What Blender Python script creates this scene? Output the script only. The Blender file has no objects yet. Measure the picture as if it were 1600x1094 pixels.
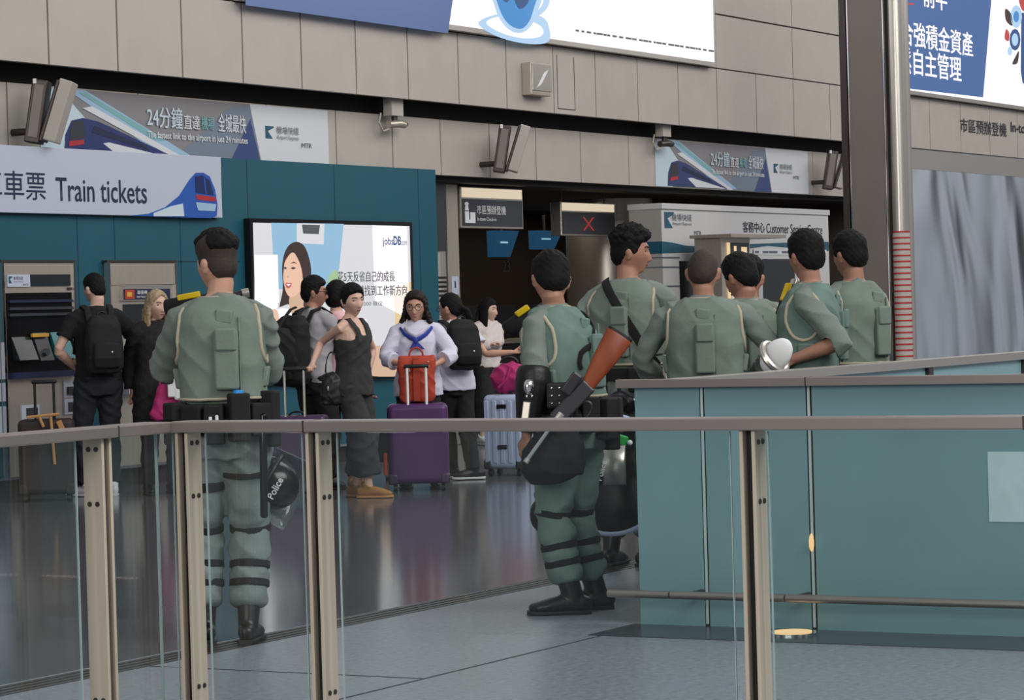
import bpy, bmesh, math, random
import numpy as np
from mathutils import Vector, Matrix
random.seed(7)
V = Vector
SC = bpy.context.scene
COL = SC.collection

# ------------------------------------------------------------------ camera
# x runs along the back wall of the hall, y runs into that wall, z is up
FPX, YAW, PITCH, ROLL, EYE = 4452.3, math.radians(60.42), math.radians(0.7987), math.radians(-1.6148), 1.425
cs, sn = math.cos, math.sin
RT = V((cs(YAW), -sn(YAW), 0)); FW0 = V((sn(YAW), cs(YAW), 0)); UP0 = V((0, 0, 1))
FWD = cs(PITCH)*FW0 - sn(PITCH)*UP0
UP1 = sn(PITCH)*FW0 + cs(PITCH)*UP0
CR = cs(ROLL)*RT + sn(ROLL)*UP1
CU = -sn(ROLL)*RT + cs(ROLL)*UP1
ORG = V((0, 0, EYE))
cam = bpy.data.cameras.new('camera')
cam_ob = bpy.data.objects.new('camera', cam); COL.objects.link(cam_ob)
cam_ob.matrix_world = Matrix(((CR.x, CU.x, -FWD.x, 0), (CR.y, CU.y, -FWD.y, 0), (CR.z, CU.z, -FWD.z, EYE), (0, 0, 0, 1)))
cam.sensor_width = 36; cam.sensor_fit = 'HORIZONTAL'; cam.lens = 36*FPX/1600
cam.clip_start = 0.5; cam.clip_end = 300
SC.camera = cam_ob

# ------------------------------------------------------------------ colour management, sky, lights
SC.view_settings.view_transform = 'Standard'
SC.view_settings.look = 'None'
SC.view_settings.exposure = 0.0
SC.view_settings.gamma = 1.0
SC.view_settings.use_curve_mapping = False
SC.cycles.max_bounces = 8
SC.cycles.transparent_max_bounces = 12
SC.cycles.caustics_reflective = False
SC.cycles.caustics_refractive = False

def lin(r, g, b):
    f = lambda c: (c/255)/12.92 if c/255 <= .04045 else ((c/255+.055)/1.055)**2.4
    return (f(r), f(g), f(b), 1)

W = bpy.data.worlds.new('hall_daylight'); SC.world = W; W.use_nodes = True
nt = W.node_tree; nt.nodes.clear()
n_out = nt.nodes.new('ShaderNodeOutputWorld'); n_bg = nt.nodes.new('ShaderNodeBackground')
n_tc = nt.nodes.new('ShaderNodeTexCoord'); n_sep = nt.nodes.new('ShaderNodeSeparateXYZ'); n_rmp = nt.nodes.new('ShaderNodeValToRGB')
nt.links.new(n_tc.outputs['Generated'], n_sep.inputs[0]); nt.links.new(n_sep.outputs['Z'], n_rmp.inputs[0])
el = n_rmp.color_ramp.elements
el[0].position = 0.0; el[0].color = (.38, .40, .44, 1)
el[1].position = 1.0; el[1].color = (.62, .64, .68, 1)
for p, c in ((.07, (.50, .52, .56, 1)), (.22, (.62, .64, .68, 1)), (.55, (.85, .87, .92, 1))):
    e = el.new(p); e.color = c
def wmath(op, a, b=None):
    m_ = nt.nodes.new('ShaderNodeMath'); m_.operation = op
    for i_, v_ in enumerate((a, b)):
        if v_ is None: continue
        if isinstance(v_, (int, float)): m_.inputs[i_].default_value = v_
        else: nt.links.new(v_, m_.inputs[i_])
    return m_.outputs[0]
n_az = wmath('ARCTAN2', n_sep.outputs['Y'], n_sep.outputs['X'])
n_band = wmath('SINE', wmath('MULTIPLY', n_az, 11.0))
n_band = wmath('ADD', wmath('MULTIPLY', n_band, .85), 1.0)           # made-up bright and dark bands by azimuth, to vary reflections
n_mix = nt.nodes.new('ShaderNodeVectorMath'); n_mix.operation = 'SCALE'
nt.links.new(n_rmp.outputs[0], n_mix.inputs[0]); nt.links.new(n_band, n_mix.inputs['Scale'])
nt.links.new(n_mix.outputs[0], n_bg.inputs[0]); n_bg.inputs[1].default_value = 0.46
nt.links.new(n_bg.outputs[0], n_out.inputs[0])

def area(name, loc, target, sx, sy, power, color=(1, 1, 1)):
    l = bpy.data.lights.new(name, 'AREA'); l.shape = 'RECTANGLE'; l.size = sx; l.size_y = sy; l.energy = power; l.color = color
    o = bpy.data.objects.new(name, l); COL.objects.link(o); o.location = loc
    o.rotation_euler = (V(target)-V(loc)).to_track_quat('-Z', 'Y').to_euler()
    return o
area('skylight_daylight', (10, -9, 13), (17, 9, 1), 16, 8, 2950, (1, .985, .96))
area('front_fill', (-9, 3, 6), (12, 5, .8), 10, 6, 1100, (1, .96, .90))  # added fill from behind the camera for surfaces that face it
area('hall_fill', (33, 18.2, 2.75), (33, 18.2, 0), 9, 3, 50, (1, .86, .70))
area('far_fascia_fill', (43, 5, 10), (41, 15, 3.5), 14, 5, 800, (1, .97, .93))  # added fill to brighten the far right end of the fascia
area('concourse_ceiling_light', (26, 5, 11), (27, 11, 0), 20, 5, 1000, (1, .97, .93))

# ------------------------------------------------------------------ pixel rays of the photograph to points on real planes
def ray(x, y): return (x-800)/FPX*CR - (y-547)/FPX*CU + FWD
def aY(x, y, Y): d = ray(x, y); return ORG + d*(Y/d.y)
def aX(x, y, X): d = ray(x, y); return ORG + d*(X/d.x)
def aZ(x, y, Z=0): d = ray(x, y); return ORG + d*((Z-EYE)/d.z)
def aD(x, y, D): return ORG + ray(x, y)*D
CAMROT = math.degrees(math.atan2(FW0.y, FW0.x)) - 90   # turn of a figure whose back is to the viewer

# ------------------------------------------------------------------ materials
MATS = {}
def mat(name, rgb, rough=.6, metal=0, spec=.4, emis=0, bump=None, mott=None, aniso=None):
    if name in MATS: return MATS[name]
    m = bpy.data.materials.new(name); m.use_nodes = True; t = m.node_tree
    b = t.nodes['Principled BSDF']; c = lin(*rgb)
    b.inputs['Base Color'].default_value = c; b.inputs['Roughness'].default_value = rough
    b.inputs['Metallic'].default_value = metal; b.inputs['Specular IOR Level'].default_value = spec
    tc = t.nodes.new('ShaderNodeTexCoord')
    def noise(scale, stretch=(1, 1, 1), det=4):
        mp = t.nodes.new('ShaderNodeMapping'); mp.inputs['Scale'].default_value = stretch
        t.links.new(tc.outputs['Object'], mp.inputs[0])
        n = t.nodes.new('ShaderNodeTexNoise'); n.inputs['Scale'].default_value = scale; n.inputs['Detail'].default_value = det
        t.links.new(mp.outputs[0], n.inputs['Vector']); return n
    if mott:   # (scale, amount[, stretch])
        n = noise(mott[0], mott[2] if len(mott) > 2 else (1, 1, 1))
        r = t.nodes.new('ShaderNodeMapRange'); r.inputs[1].default_value = .3; r.inputs[2].default_value = .7
        r.inputs[3].default_value = 1-mott[1]; r.inputs[4].default_value = 1+mott[1]
        t.links.new(n.outputs[0], r.inputs[0])
        mx = t.nodes.new('ShaderNodeVectorMath'); mx.operation = 'SCALE'; mx.inputs[0].default_value = c[:3]
        t.links.new(r.outputs[0], mx.inputs['Scale']); t.links.new(mx.outputs[0], b.inputs['Base Color'])
    if bump:   # (scale, strength, distance[, stretch])
        n = noise(bump[0], bump[3] if len(bump) > 3 else (1, 1, 1))
        bp = t.nodes.new('ShaderNodeBump'); bp.inputs['Strength'].default_value = bump[1]; bp.inputs['Distance'].default_value = bump[2]
        t.links.new(n.outputs[0], bp.inputs['Height']); t.links.new(bp.outputs[0], b.inputs['Normal'])
    if emis:
        b.inputs['Emission Color'].default_value = c; b.inputs['Emission Strength'].default_value = emis
        b.inputs['Base Color'].default_value = (.02, .02, .02, 1); b.inputs['Roughness'].default_value = .3
    MATS[name] = m; return m

def glass_mat(name, tint, refl=.06, haze=0, hazecol=(.5, .55, .55, 1)):
    m = bpy.data.materials.new(name); m.use_nodes = True; t = m.node_tree; t.nodes.clear()
    o = t.nodes.new('ShaderNodeOutputMaterial'); tr = t.nodes.new('ShaderNodeBsdfTransparent'); tr.inputs[0].default_value = tint
    gl = t.nodes.new('ShaderNodeBsdfGlossy'); gl.inputs['Roughness'].default_value = .02; gl.inputs[0].default_value = (1, 1, 1, 1)
    lw = t.nodes.new('ShaderNodeLayerWeight'); lw.inputs[0].default_value = .5
    pw = t.nodes.new('ShaderNodeMath'); pw.operation = 'POWER'; t.links.new(lw.outputs['Facing'], pw.inputs[0]); pw.inputs[1].default_value = 4.5
    fr = t.nodes.new('ShaderNodeMath'); fr.operation = 'MULTIPLY_ADD'; t.links.new(pw.outputs[0], fr.inputs[0]); fr.inputs[1].default_value = .7; fr.inputs[2].default_value = .035
    mx = t.nodes.new('ShaderNodeMixShader'); t.links.new(fr.outputs[0], mx.inputs[0])
    last = tr.outputs[0]
    if haze:
        df = t.nodes.new('ShaderNodeBsdfDiffuse'); df.inputs[0].default_value = hazecol
        m2 = t.nodes.new('ShaderNodeMixShader'); m2.inputs[0].default_value = haze
        t.links.new(tr.outputs[0], m2.inputs[1]); t.links.new(df.outputs[0], m2.inputs[2]); last = m2.outputs[0]
    t.links.new(last, mx.inputs[1]); t.links.new(gl.outputs[0], mx.inputs[2]); t.links.new(mx.outputs[0], o.inputs[0])
    MATS[name] = m; return m

M = {}
def D(k, *a, **kw): M[k] = mat(k, *a, **kw)
D('panel', (175, 168, 160), .42, mott=(3, .035), spec=.35)
D('panel_shiny', (165, 160, 153), .22, .35, mott=(2, .04))
D('dark', (26, 23, 21), .7)
D('dark_metal', (74, 68, 66), .38, .6)
D('brown_clad', (118, 110, 105), .4, .15, mott=(1.2, .06))
D('teal', (25, 82, 98), .42, spec=.35, mott=(2, .04))
D('teal_seam', (16, 50, 64), .5)
D('steel', (205, 199, 190), .3, .85, bump=(60, .06, .002, (1, 1, .02)))
D('brushed', (196, 187, 174), .36, .75, mott=(40, .03, (1, 1, .03)))
D('rail', (160, 151, 147), .32, .7, mott=(3, .05))
D('post_face', (206, 194, 174), .42, .2, mott=(6, .06, (1, 1, .2)))
D('chrome', (215, 215, 215), .12, 1)
D('black', (20, 20, 22), .5)
D('black_cloth', (24, 23, 25), .85, bump=(90, .3, .004), mott=(14, .2))
D('black_gloss', (16, 16, 18), .18)
D('black_leather', (22, 21, 22), .42, bump=(60, .25, .003))
D('white', (225, 225, 225), .5)
D('sign_white', (180, 187, 202), .35)
D('navy', (26, 32, 66), .5)
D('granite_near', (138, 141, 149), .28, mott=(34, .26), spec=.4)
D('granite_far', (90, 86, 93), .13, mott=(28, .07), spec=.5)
D('granite_dark', (66, 69, 76), .25, mott=(60, .12))
D('joint', (52, 54, 58), .6)
D('frost', (126, 162, 167), .22, mott=(1.4, .06), spec=.45)
D('frost_pale', (200, 222, 226), .3, mott=(7, .08))
D('frost_edge', (190, 208, 208), .3)
D('vest', (113, 126, 115), .85, bump=(120, .3, .004), mott=(9, .08))
D('vest_teal', (100, 123, 115), .85, bump=(120, .3, .004), mott=(9, .08))
D('shirt', (116, 126, 119), .88, bump=(110, .3, .004), mott=(9, .1))
D('trouser', (120, 130, 127), .88, bump=(100, .35, .005), mott=(8, .08))
D('trouser_teal', (106, 128, 120), .88, bump=(100, .35, .005), mott=(8, .08))
D('piping', (176, 168, 146), .8)
D('skin', (190, 146, 124), .5, mott=(12, .05))
D('skin_tan', (164, 120, 100), .5, mott=(12, .05))
D('skin_pale', (206, 168, 150), .5, mott=(12, .04))
D('hair', (17, 15, 15), .7, spec=.18, bump=(260, .6, .004, (1, 1, .3)), mott=(60, .3))
D('hair_shaved', (54, 44, 40), .75, bump=(320, .4, .003), mott=(80, .2))
D('hair_brown', (34, 26, 24), .6, spec=.2, bump=(120, .7, .006, (1, 1, .2)), mott=(50, .3))
D('hair_blonde', (160, 138, 108), .5, bump=(120, .7, .006, (1, 1, .2)), mott=(40, .25))
D('eye', (26, 20, 18), .2)
D('lip', (156, 96, 88), .45)
D('boot', (22, 21, 22), .35, bump=(40, .3, .004))
D('wood', (122, 56, 30), .34, mott=(18, .25, (1, 1, .15)))
D('gun', (58, 58, 62), .38, .6)
D('yellow', (232, 196, 20), .45)
D('green', (30, 160, 70), .4)
D('blue_cap', (60, 150, 225), .4)
D('denim', (34, 35, 42), .85, bump=(90, .3, .004))
D('tee_black', (22, 21, 24), .9, bump=(90, .3, .004))
D('tee_grey', (158, 156, 160), .9, bump=(90, .2, .004))
D('white_cloth', (204, 203, 219), .85, bump=(70, .25, .005))
D('cream_cloth', (206, 196, 192), .85, bump=(70, .25, .005))
D('pink_cloth', (224, 178, 182), .85)
D('charcoal', (46, 46, 48), .85, bump=(110, .3, .004), mott=(14, .12))
D('tan_shoe', (150, 104, 58), .7)
D('scarf', (40, 58, 150), .7)
D('purple', (72, 40, 88), .35, mott=(5, .04))
D('purple_dark', (58, 38, 68), .4)
D('orange', (168, 62, 42), .75, bump=(60, .25, .004))
D('magenta', (166, 40, 100), .75, bump=(40, .3, .006))
D('pale_blue', (176, 188, 216), .35)
D('brown_case', (44, 36, 34), .7, mott=(5, .25))
D('tan', (176, 128, 80), .6)
D('sole', (205, 205, 205), .6)
D('screen_dark', (42, 46, 50), .2)
D('interior', (60, 52, 46), .7, mott=(1, .1))
D('booth', (194, 194, 194), .45)
D('booth_side', (160, 156, 152), .5)
D('booth_teal', (36, 84, 104), .4)
D('red', (168, 38, 44), .5)
D('gold', (206, 160, 66), .4)
D('tvteal', (36, 128, 136), .3)
# printed and backlit colours
def E(k, rgb, s=1.0): M[k] = mat(k, rgb, emis=s)
E('lit_white', (250, 246, 250), 1.05); E('lit_grey', (222, 222, 226), .95); E('lit_blue', (86, 112, 164), .8)
E('lit_sky', (150, 196, 226), .9); E('lit_cup', (64, 140, 206), .95); E('lit_cup_pale', (176, 208, 238), 1.0)
E('lit_skin', (240, 196, 170), .95); E('lit_hair', (62, 40, 38), .8); E('lit_text', (92, 96, 100), .7)
E('lit_navy', (44, 84, 140), .8); E('lit_green', (172, 202, 160), .9); E('lit_yellow', (240, 210, 160), .9); E('lit_red', (196, 66, 60), .9)
E('lit_lip', (206, 110, 110), .9); E('lit_royal', (66, 104, 164), .85); E('screen_blue', (26, 64, 92), .9); E('led_red', (150, 40, 42), 1.0)
E('amber_glow', (252, 206, 150), 1.1); E('counter_line', (150, 200, 215), .9); E('sign_lit', (232, 214, 186), .85); E('lit_tan', (226, 190, 160), .85)
D('vinyl_grey', (128, 126, 128), .35); D('vinyl_mid', (112, 124, 140), .35); D('vinyl_blue', (54, 70, 118), .35); D('vinyl_sky', (152, 182, 206), .35)
D('vinyl_pale', (190, 206, 216), .35); D('vinyl_train', (48, 56, 104), .3); D('vinyl_white', (206, 208, 212), .35); D('vinyl_teal', (120, 168, 172), .35)
D('train_blue', (44, 86, 168), .3); D('train_dark', (30, 44, 92), .3); D('text_grey', (98, 102, 110), .5); D('text_dark', (46, 48, 56), .5)
D('sign_dark', (52, 54, 60), .4)
MATS_glass = glass_mat('clear_glass', (.90, .94, .93, 1), haze=.012)
M['glass'] = MATS_glass
M['visor'] = glass_mat('visor_clear', (.62, .64, .66, 1), haze=.12)
def wavy_steel():
    m = bpy.data.materials.new('wavy_steel'); m.use_nodes = True; t = m.node_tree; b = t.nodes['Principled BSDF']
    b.inputs['Base Color'].default_value = (.74, .76, .79, 1); b.inputs['Metallic'].default_value = 1; b.inputs['Roughness'].default_value = .1
    tc = t.nodes.new('ShaderNodeTexCoord'); mp = t.nodes.new('ShaderNodeMapping'); mp.inputs['Scale'].default_value = (.8, 1, .35)
    n = t.nodes.new('ShaderNodeTexNoise'); n.inputs['Scale'].default_value = .6; n.inputs['Detail'].default_value = 1.2; n.inputs['Distortion'].default_value = 1.4
    bp = t.nodes.new('ShaderNodeBump'); bp.inputs['Strength'].default_value = .8; bp.inputs['Distance'].default_value = .12
    t.links.new(tc.outputs['Object'], mp.inputs[0]); t.links.new(mp.outputs[0], n.inputs['Vector']); t.links.new(n.outputs[0], bp.inputs['Height']); t.links.new(bp.outputs[0], b.inputs['Normal'])
    MATS['wavy_steel'] = m; M['wavy'] = m
wavy_steel()

# ------------------------------------------------------------------ object helpers
ROOT = {}
def thing(name, label, cat, loc=(0, 0, 0), rz=0, group=None):
    o = bpy.data.objects.new(name, None); COL.objects.link(o); o.empty_display_size = .2
    o.location = loc; o.rotation_euler = (0, 0, rz); o['label'] = label; o['category'] = cat
    if group: o['group'] = group
    ROOT[o.name] = Matrix.Translation(V(loc)) @ Matrix.Rotation(rz, 4, 'Z')
    return o
def tag(o, label, cat, group=None):
    o['label'] = label; o['category'] = cat
    if group: o['group'] = group
    return o
def struct(o): o['kind'] = 'structure'; return o

class MB:
    """collects shapes; build() links them as one mesh object"""
    def __init__(s): s.v = []; s.f = []
    def add(s, vs, fs):
        n = len(s.v); s.v += [V(p) for p in vs]; s.f += [tuple(i+n for i in f) for f in fs]; return s
    def box(s, a, b):
        x0, y0, z0 = [min(p, q) for p, q in zip(a, b)]; x1, y1, z1 = [max(p, q) for p, q in zip(a, b)]
        return s.add([(x0, y0, z0), (x1, y0, z0), (x1, y1, z0), (x0, y1, z0), (x0, y0, z1), (x1, y0, z1), (x1, y1, z1), (x0, y1, z1)],
                     [(0, 3, 2, 1), (4, 5, 6, 7), (0, 1, 5, 4), (1, 2, 6, 5), (2, 3, 7, 6), (3, 0, 4, 7)])
    def obox(s, c, ax, hx):   # oriented box: centre, three axes, half sizes
        c = V(c); A = [V(a)*h for a, h in zip(ax, hx)]
        P = [c+A[0]*i+A[1]*j+A[2]*k for k in (-1, 1) for j in (-1, 1) for i in (-1, 1)]
        return s.add(P, [(0, 2, 3, 1), (4, 5, 7, 6), (0, 1, 5, 4), (1, 3, 7, 5), (3, 2, 6, 7), (2, 0, 4, 6)])
    def tube(s, pts, rad, ref=(1, 0, 0), seg=14, rnd=.0, ex=2.0, fixed=None):
        pts = [V(p) for p in pts]; n = len(pts)
        if not isinstance(rad, (list, tuple)) : rad = [rad]*n
        rad = [r if isinstance(r, (list, tuple)) else (r, r) for r in rad]
        tg = []
        for i in range(n):
            d = pts[min(i+1, n-1)]-pts[max(i-1, 0)]; tg.append(d.normalized() if d.length > 1e-9 else V((0, 0, 1)))
        if fixed: tg = [V(fixed)]*n
        if rnd:   # rounded ends
            r0, r1 = rad[0], rad[-1]; m0, m1 = min(r0)*rnd, min(r1)*rnd
            pre = [(pts[0]-tg[0]*m0*k, (r0[0]*q, r0[1]*q)) for k, q in ((1, .3), (.8, .62), (.42, .9))]
            post = [(pts[-1]+tg[-1]*m1*k, (r1[0]*q, r1[1]*q)) for k, q in ((.42, .9), (.8, .62), (1, .3))]
            tg = [tg[0]]*3+tg+[tg[-1]]*3
            pts = [p for p, _ in pre]+pts+[p for p, _ in post]; rad = [r for _, r in pre]+rad+[r for _, r in post]; n = len(pts)
        vs = []; refv = V(ref)
        for i in range(n):
            t = tg[i]; a = refv-t*refv.dot(t)
            if a.length < 1e-4: a = V((0, 1, 0))-t*t.y
            a.normalize(); b = t.cross(a)
            refv = a if not fixed else refv
            for k in range(seg):
                th = 2*math.pi*k/seg; c_, s_ = cs(th), sn(th)
                if ex != 2.0:
                    c_ = math.copysign(abs(c_)**(2/ex), c_); s_ = math.copysign(abs(s_)**(2/ex), s_)
                vs.append(pts[i]+a*(rad[i][0]*c_)+b*(rad[i][1]*s_))
        fs = [(i*seg+k, i*seg+(k+1) % seg, (i+1)*seg+(k+1) % seg, (i+1)*seg+k) for i in range(n-1) for k in range(seg)]
        fs += [tuple(range(seg-1, -1, -1)), tuple((n-1)*seg+k for k in range(seg))]
        return s.add(vs, fs)
    def ell(s, c, r, R=None, nu=16, nv=10):
        c = V(c); vs = []; fs = []
        for j in range(1, nv):
            ph = math.pi*j/nv
            for i in range(nu):
                th = 2*math.pi*i/nu
                p = V((r[0]*sn(ph)*cs(th), r[1]*sn(ph)*sn(th), r[2]*cs(ph)))
                vs.append(c+(R @ p if R else p))
        for j in range(nv-2):
            for i in range(nu): fs.append((j*nu+i, (j+1)*nu+i, (j+1)*nu+(i+1) % nu, j*nu+(i+1) % nu))
        top = V((0, 0, r[2])); bot = -top
        vs += [c+(R @ top if R else top), c+(R @ bot if R else bot)]; a, b = len(vs)-2, len(vs)-1
        for i in range(nu):
            fs.append((a, i, (i+1) % nu)); fs.append((b, (nv-2)*nu+(i+1) % nu, (nv-2)*nu+i))
        return s.add(vs, fs)
    def prism(s, poly, d):    # polygon (3D points) swept by vector d
        n = len(poly); P = [V(p) for p in poly]; d = V(d)
        return s.add(P+[p+d for p in P], [tuple(range(n-1, -1, -1)), tuple(range(n, 2*n))]+[(i, (i+1) % n, n+(i+1) % n, n+i) for i in range(n)])
    def ring(s, c, R, w, ax=(0, 0, 1), ref=(1, 0, 0), seg=28, a0=0, a1=2*math.pi, w2=None, tseg=8):
        ax = V(ax).normalized(); a = V(ref)-ax*V(ref).dot(ax); a.normalize(); b = ax.cross(a)
        full = abs(a1-a0-2*math.pi) < 1e-6; Rx, Ry = R if isinstance(R, tuple) else (R, R); w2 = w2 or w
        N = seg if full else seg+1; vs = []
        for i in range(N):
            th = a0+(a1-a0)*i/seg; o = (a*(cs(th)*Rx)+b*(sn(th)*Ry)); u = o.normalized()
            for k in range(tseg):
                ph = 2*math.pi*k/tseg; vs.append(V(c)+o+u*(w*cs(ph))+ax*(w2*sn(ph)))
        fs = []
        for i in range(N if full else N-1):
            j = (i+1) % N
            for k in range(tseg): fs.append((i*tseg+k, j*tseg+k, j*tseg+(k+1) % tseg, i*tseg+(k+1) % tseg))
        if not full: fs += [tuple(range(tseg)), tuple((N-1)*tseg+k for k in range(tseg-1, -1, -1))]
        return s.add(vs, fs)
    def mesh(s, name):
        me = bpy.data.meshes.new(name); me.from_pydata([tuple(p) for p in s.v], [], s.f); me.validate(); 
        bm = bmesh.new(); bm.from_mesh(me); bmesh.ops.recalc_face_normals(bm, faces=bm.faces); bm.to_mesh(me); bm.free()
        return me
    def build(s, name, m, parent=None, world=False, smooth=False, bevel=0, voxel=0, sm=2, wr=None, seg=2):
        me = s.mesh(name)
        if voxel:
            tmp = bpy.data.objects.new('tmp', me); COL.objects.link(tmp)
            md = tmp.modifiers.new('r', 'REMESH'); md.mode = 'VOXEL'; md.voxel_size = voxel
            if sm: ms = tmp.modifiers.new('s', 'SMOOTH'); ms.factor = .5; ms.iterations = sm
            me2 = bpy.data.meshes.new_from_object(tmp.evaluated_get(bpy.context.evaluated_depsgraph_get()))
            bpy.data.objects.remove(tmp); bpy.data.meshes.remove(me); me = me2; smooth = True; me.name = name
        if wr:
            n = len(me.vertices); co = np.empty(n*3); no = np.empty(n*3)
            me.vertices.foreach_get('co', co); me.vertices.foreach_get('normal', no)
            co = co.reshape(-1, 3); no = no.reshape(-1, 3); co += no*wr(co)[:, None]
            me.vertices.foreach_set('co', co.ravel()); me.update()
        o = bpy.data.objects.new(name, me); COL.objects.link(o)
        if m is not None: me.materials.clear(); me.materials.append(m)
        if parent:
            if world: me.transform(ROOT[parent.name].inverted())
            o.parent = parent; ROOT[o.name] = ROOT[parent.name]
        else:
            n = len(me.vertices); co = np.empty(n*3); me.vertices.foreach_get('co', co); co = co.reshape(-1, 3)
            lo, hi = co.min(0), co.max(0); c = V(((lo[0]+hi[0])/2, (lo[1]+hi[1])/2, lo[2]))
            me.transform(Matrix.Translation(-c)); o.location = c; ROOT[o.name] = Matrix.Translation(c)
        if smooth:
            me.polygons.foreach_set('use_smooth', [True]*len(me.polygons))
            if not voxel: me.set_sharp_from_angle(angle=math.radians(42))
        if bevel:
            b = o.modifiers.new('bevel', 'BEVEL'); b.width = bevel; b.segments = seg; b.limit_method = 'ANGLE'; b.angle_limit = math.radians(40)
        return o

def wrinkle(amp, f=1.0, seed=0.):
    def g(p):
        x, y, z = p[:, 0]*f, p[:, 1]*f, p[:, 2]*f
        a = np.sin(44*z+16*x+3.2*np.sin(15*x+11*y+seed)+2.1*np.sin(17*y-9*z+seed*2))
        b = np.sin(29*x-23*y+13*z+2.5*np.sin(12*z+7*x+seed*3))
        c = np.sin(70*z-34*x+25*y+2*np.sin(19*x+seed))
        d = 1-2*np.abs(np.sin(13*z+11*x-9*y+1.6*np.sin(9*x+14*z+seed)+1.3*np.sin(12*y+seed*2)))**.7
        return amp*(.5*a*(.5+.5*b)+.25*b+.15*c+.75*d)
    return g

def text_mesh(s, bold=0.):
    cu = bpy.data.curves.new('txt', 'FONT'); cu.body = s; cu.offset = bold; cu.resolution_u = 3
    o = bpy.data.objects.new('txt', cu); COL.objects.link(o)
    me = bpy.data.meshes.new_from_object(o.evaluated_get(bpy.context.evaluated_depsgraph_get()))
    bpy.data.objects.remove(o); return me
def lettering(s, org, xd, yd, w, h, m, parent, name='lettering', bold=0., world=True):
    """lettering fitted to a w x h box whose lower left corner is org, axes xd and yd"""
    cjk = any(ord(ch) > 0x2E80 for ch in s)
    me = text_mesh(s, 0. if cjk else bold)
    if cjk and bold:      # heavier strokes: the same outlines laid side by side
        bm = bmesh.new(); bm.from_mesh(me); geo = bm.faces[:]
        for dx, dy, dz in ((bold*1.1, 0, .0006), (0, bold*.7, .0012), (bold*1.1, bold*.7, .0018)):
            r_ = bmesh.ops.duplicate(bm, geom=list({v for f_ in geo for v in f_.verts})+list({e_ for f_ in geo for e_ in f_.edges})+geo)
            bmesh.ops.translate(bm, verts=[v for v in r_['geom'] if isinstance(v, bmesh.types.BMVert)], vec=(dx, dy, dz))
        bm.to_mesh(me); bm.free()
    n = len(me.vertices)
    if n == 0: return None
    co = np.empty(n*3); me.vertices.foreach_get('co', co); co = co.reshape(-1, 3); lo, hi = co.min(0), co.max(0)
    q = (co-lo)/np.maximum(hi-lo, 1e-6); org = np.array(org); xd = np.array(xd); yd = np.array(yd)
    res = org+q[:, :1]*w*xd+q[:, 1:2]*h*yd+co[:, 2:3]*np.cross(xd, yd)
    me.vertices.foreach_set('co', res.ravel()); me.update(); me.name = name
    o = bpy.data.objects.new(name, me); COL.objects.link(o); me.materials.clear(); me.materials.append(m)
    if world: me.transform(ROOT[parent.name].inverted())
    o.parent = parent; ROOT[o.name] = ROOT[parent.name]
    return o
def wtext(s, x0, y0, x1, y1, Y, m, parent, bold=0., name='lettering'):
    """lettering on the plane y = Y; (x0,y0) top left, (x1,y1) bottom right in photo pixels"""
    a = aY(x0, y1, Y); b = aY(x1, y1, Y); t = aY(x0, y0, Y)
    if not y1 > y0: return
    # level lettering: bottom follows the wall line through the left corner
    return lettering(s, (a.x, Y, a.z), (1, 0, 0), (0, 0, 1), b.x-a.x, t.z-a.z, m, parent, name, bold)
def spl(pts, k=5):
    P = [V((p[0], p[1], 0)) for p in pts]; n = len(P); o = []
    for i in range(n):
        a, b, c, d = P[i-1], P[i], P[(i+1) % n], P[(i+2) % n]
        for j in range(k):
            t = j/k; o.append(.5*((2*b)+(c-a)*t+(2*a-5*b+4*c-d)*t*t+(3*b-a-3*c+d)*t**3))
    return [(p.x, p.y) for p in o]
def art(name, pts, Y, m, parent, smooth=False, th=.002):
    """a flat printed shape on the plane y = Y, outline in photo pixels"""
    if smooth: pts = spl(pts)
    mb = MB(); mb.prism([aY(x, y, Y) for x, y in pts], (0, th, 0)); return mb.build(name, m, parent, True)
# ================================================================== the setting
DR0, DR1 = 7.12, 7.34      # drain
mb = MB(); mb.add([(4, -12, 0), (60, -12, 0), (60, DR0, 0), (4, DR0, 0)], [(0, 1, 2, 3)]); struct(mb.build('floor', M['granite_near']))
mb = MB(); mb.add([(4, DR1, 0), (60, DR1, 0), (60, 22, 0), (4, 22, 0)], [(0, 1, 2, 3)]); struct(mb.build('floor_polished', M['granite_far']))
mb = MB(); mb.box((10.92, -6, 0), (11.36, 5.86, .003)); struct(mb.build('trim_1', M['granite_dark']))
mb = MB(); mb.box((4, 5.79, 0), (10.92, 5.802, .0015)); mb.box((9.44, 5.80, 0), (9.452, DR0, .0015)); struct(mb.build('trim_2', M['joint']))
dr = thing('floor_drain', 'long slotted metal drain strip set across the stone floor', 'drain', (12, (DR0+DR1)/2, 0))
mb = MB(); mb.box((4, DR0, -.05), (60, DR1, -.02)); mb.build('channel', M['dark'], dr, True)
for i in range(4):
    mb = MB(); y = DR0+.012+i*.053; mb.box((4, y, -.02), (60, y+.037, 0)); mb.build('slat', M['dark_metal'], dr, True)

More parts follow.
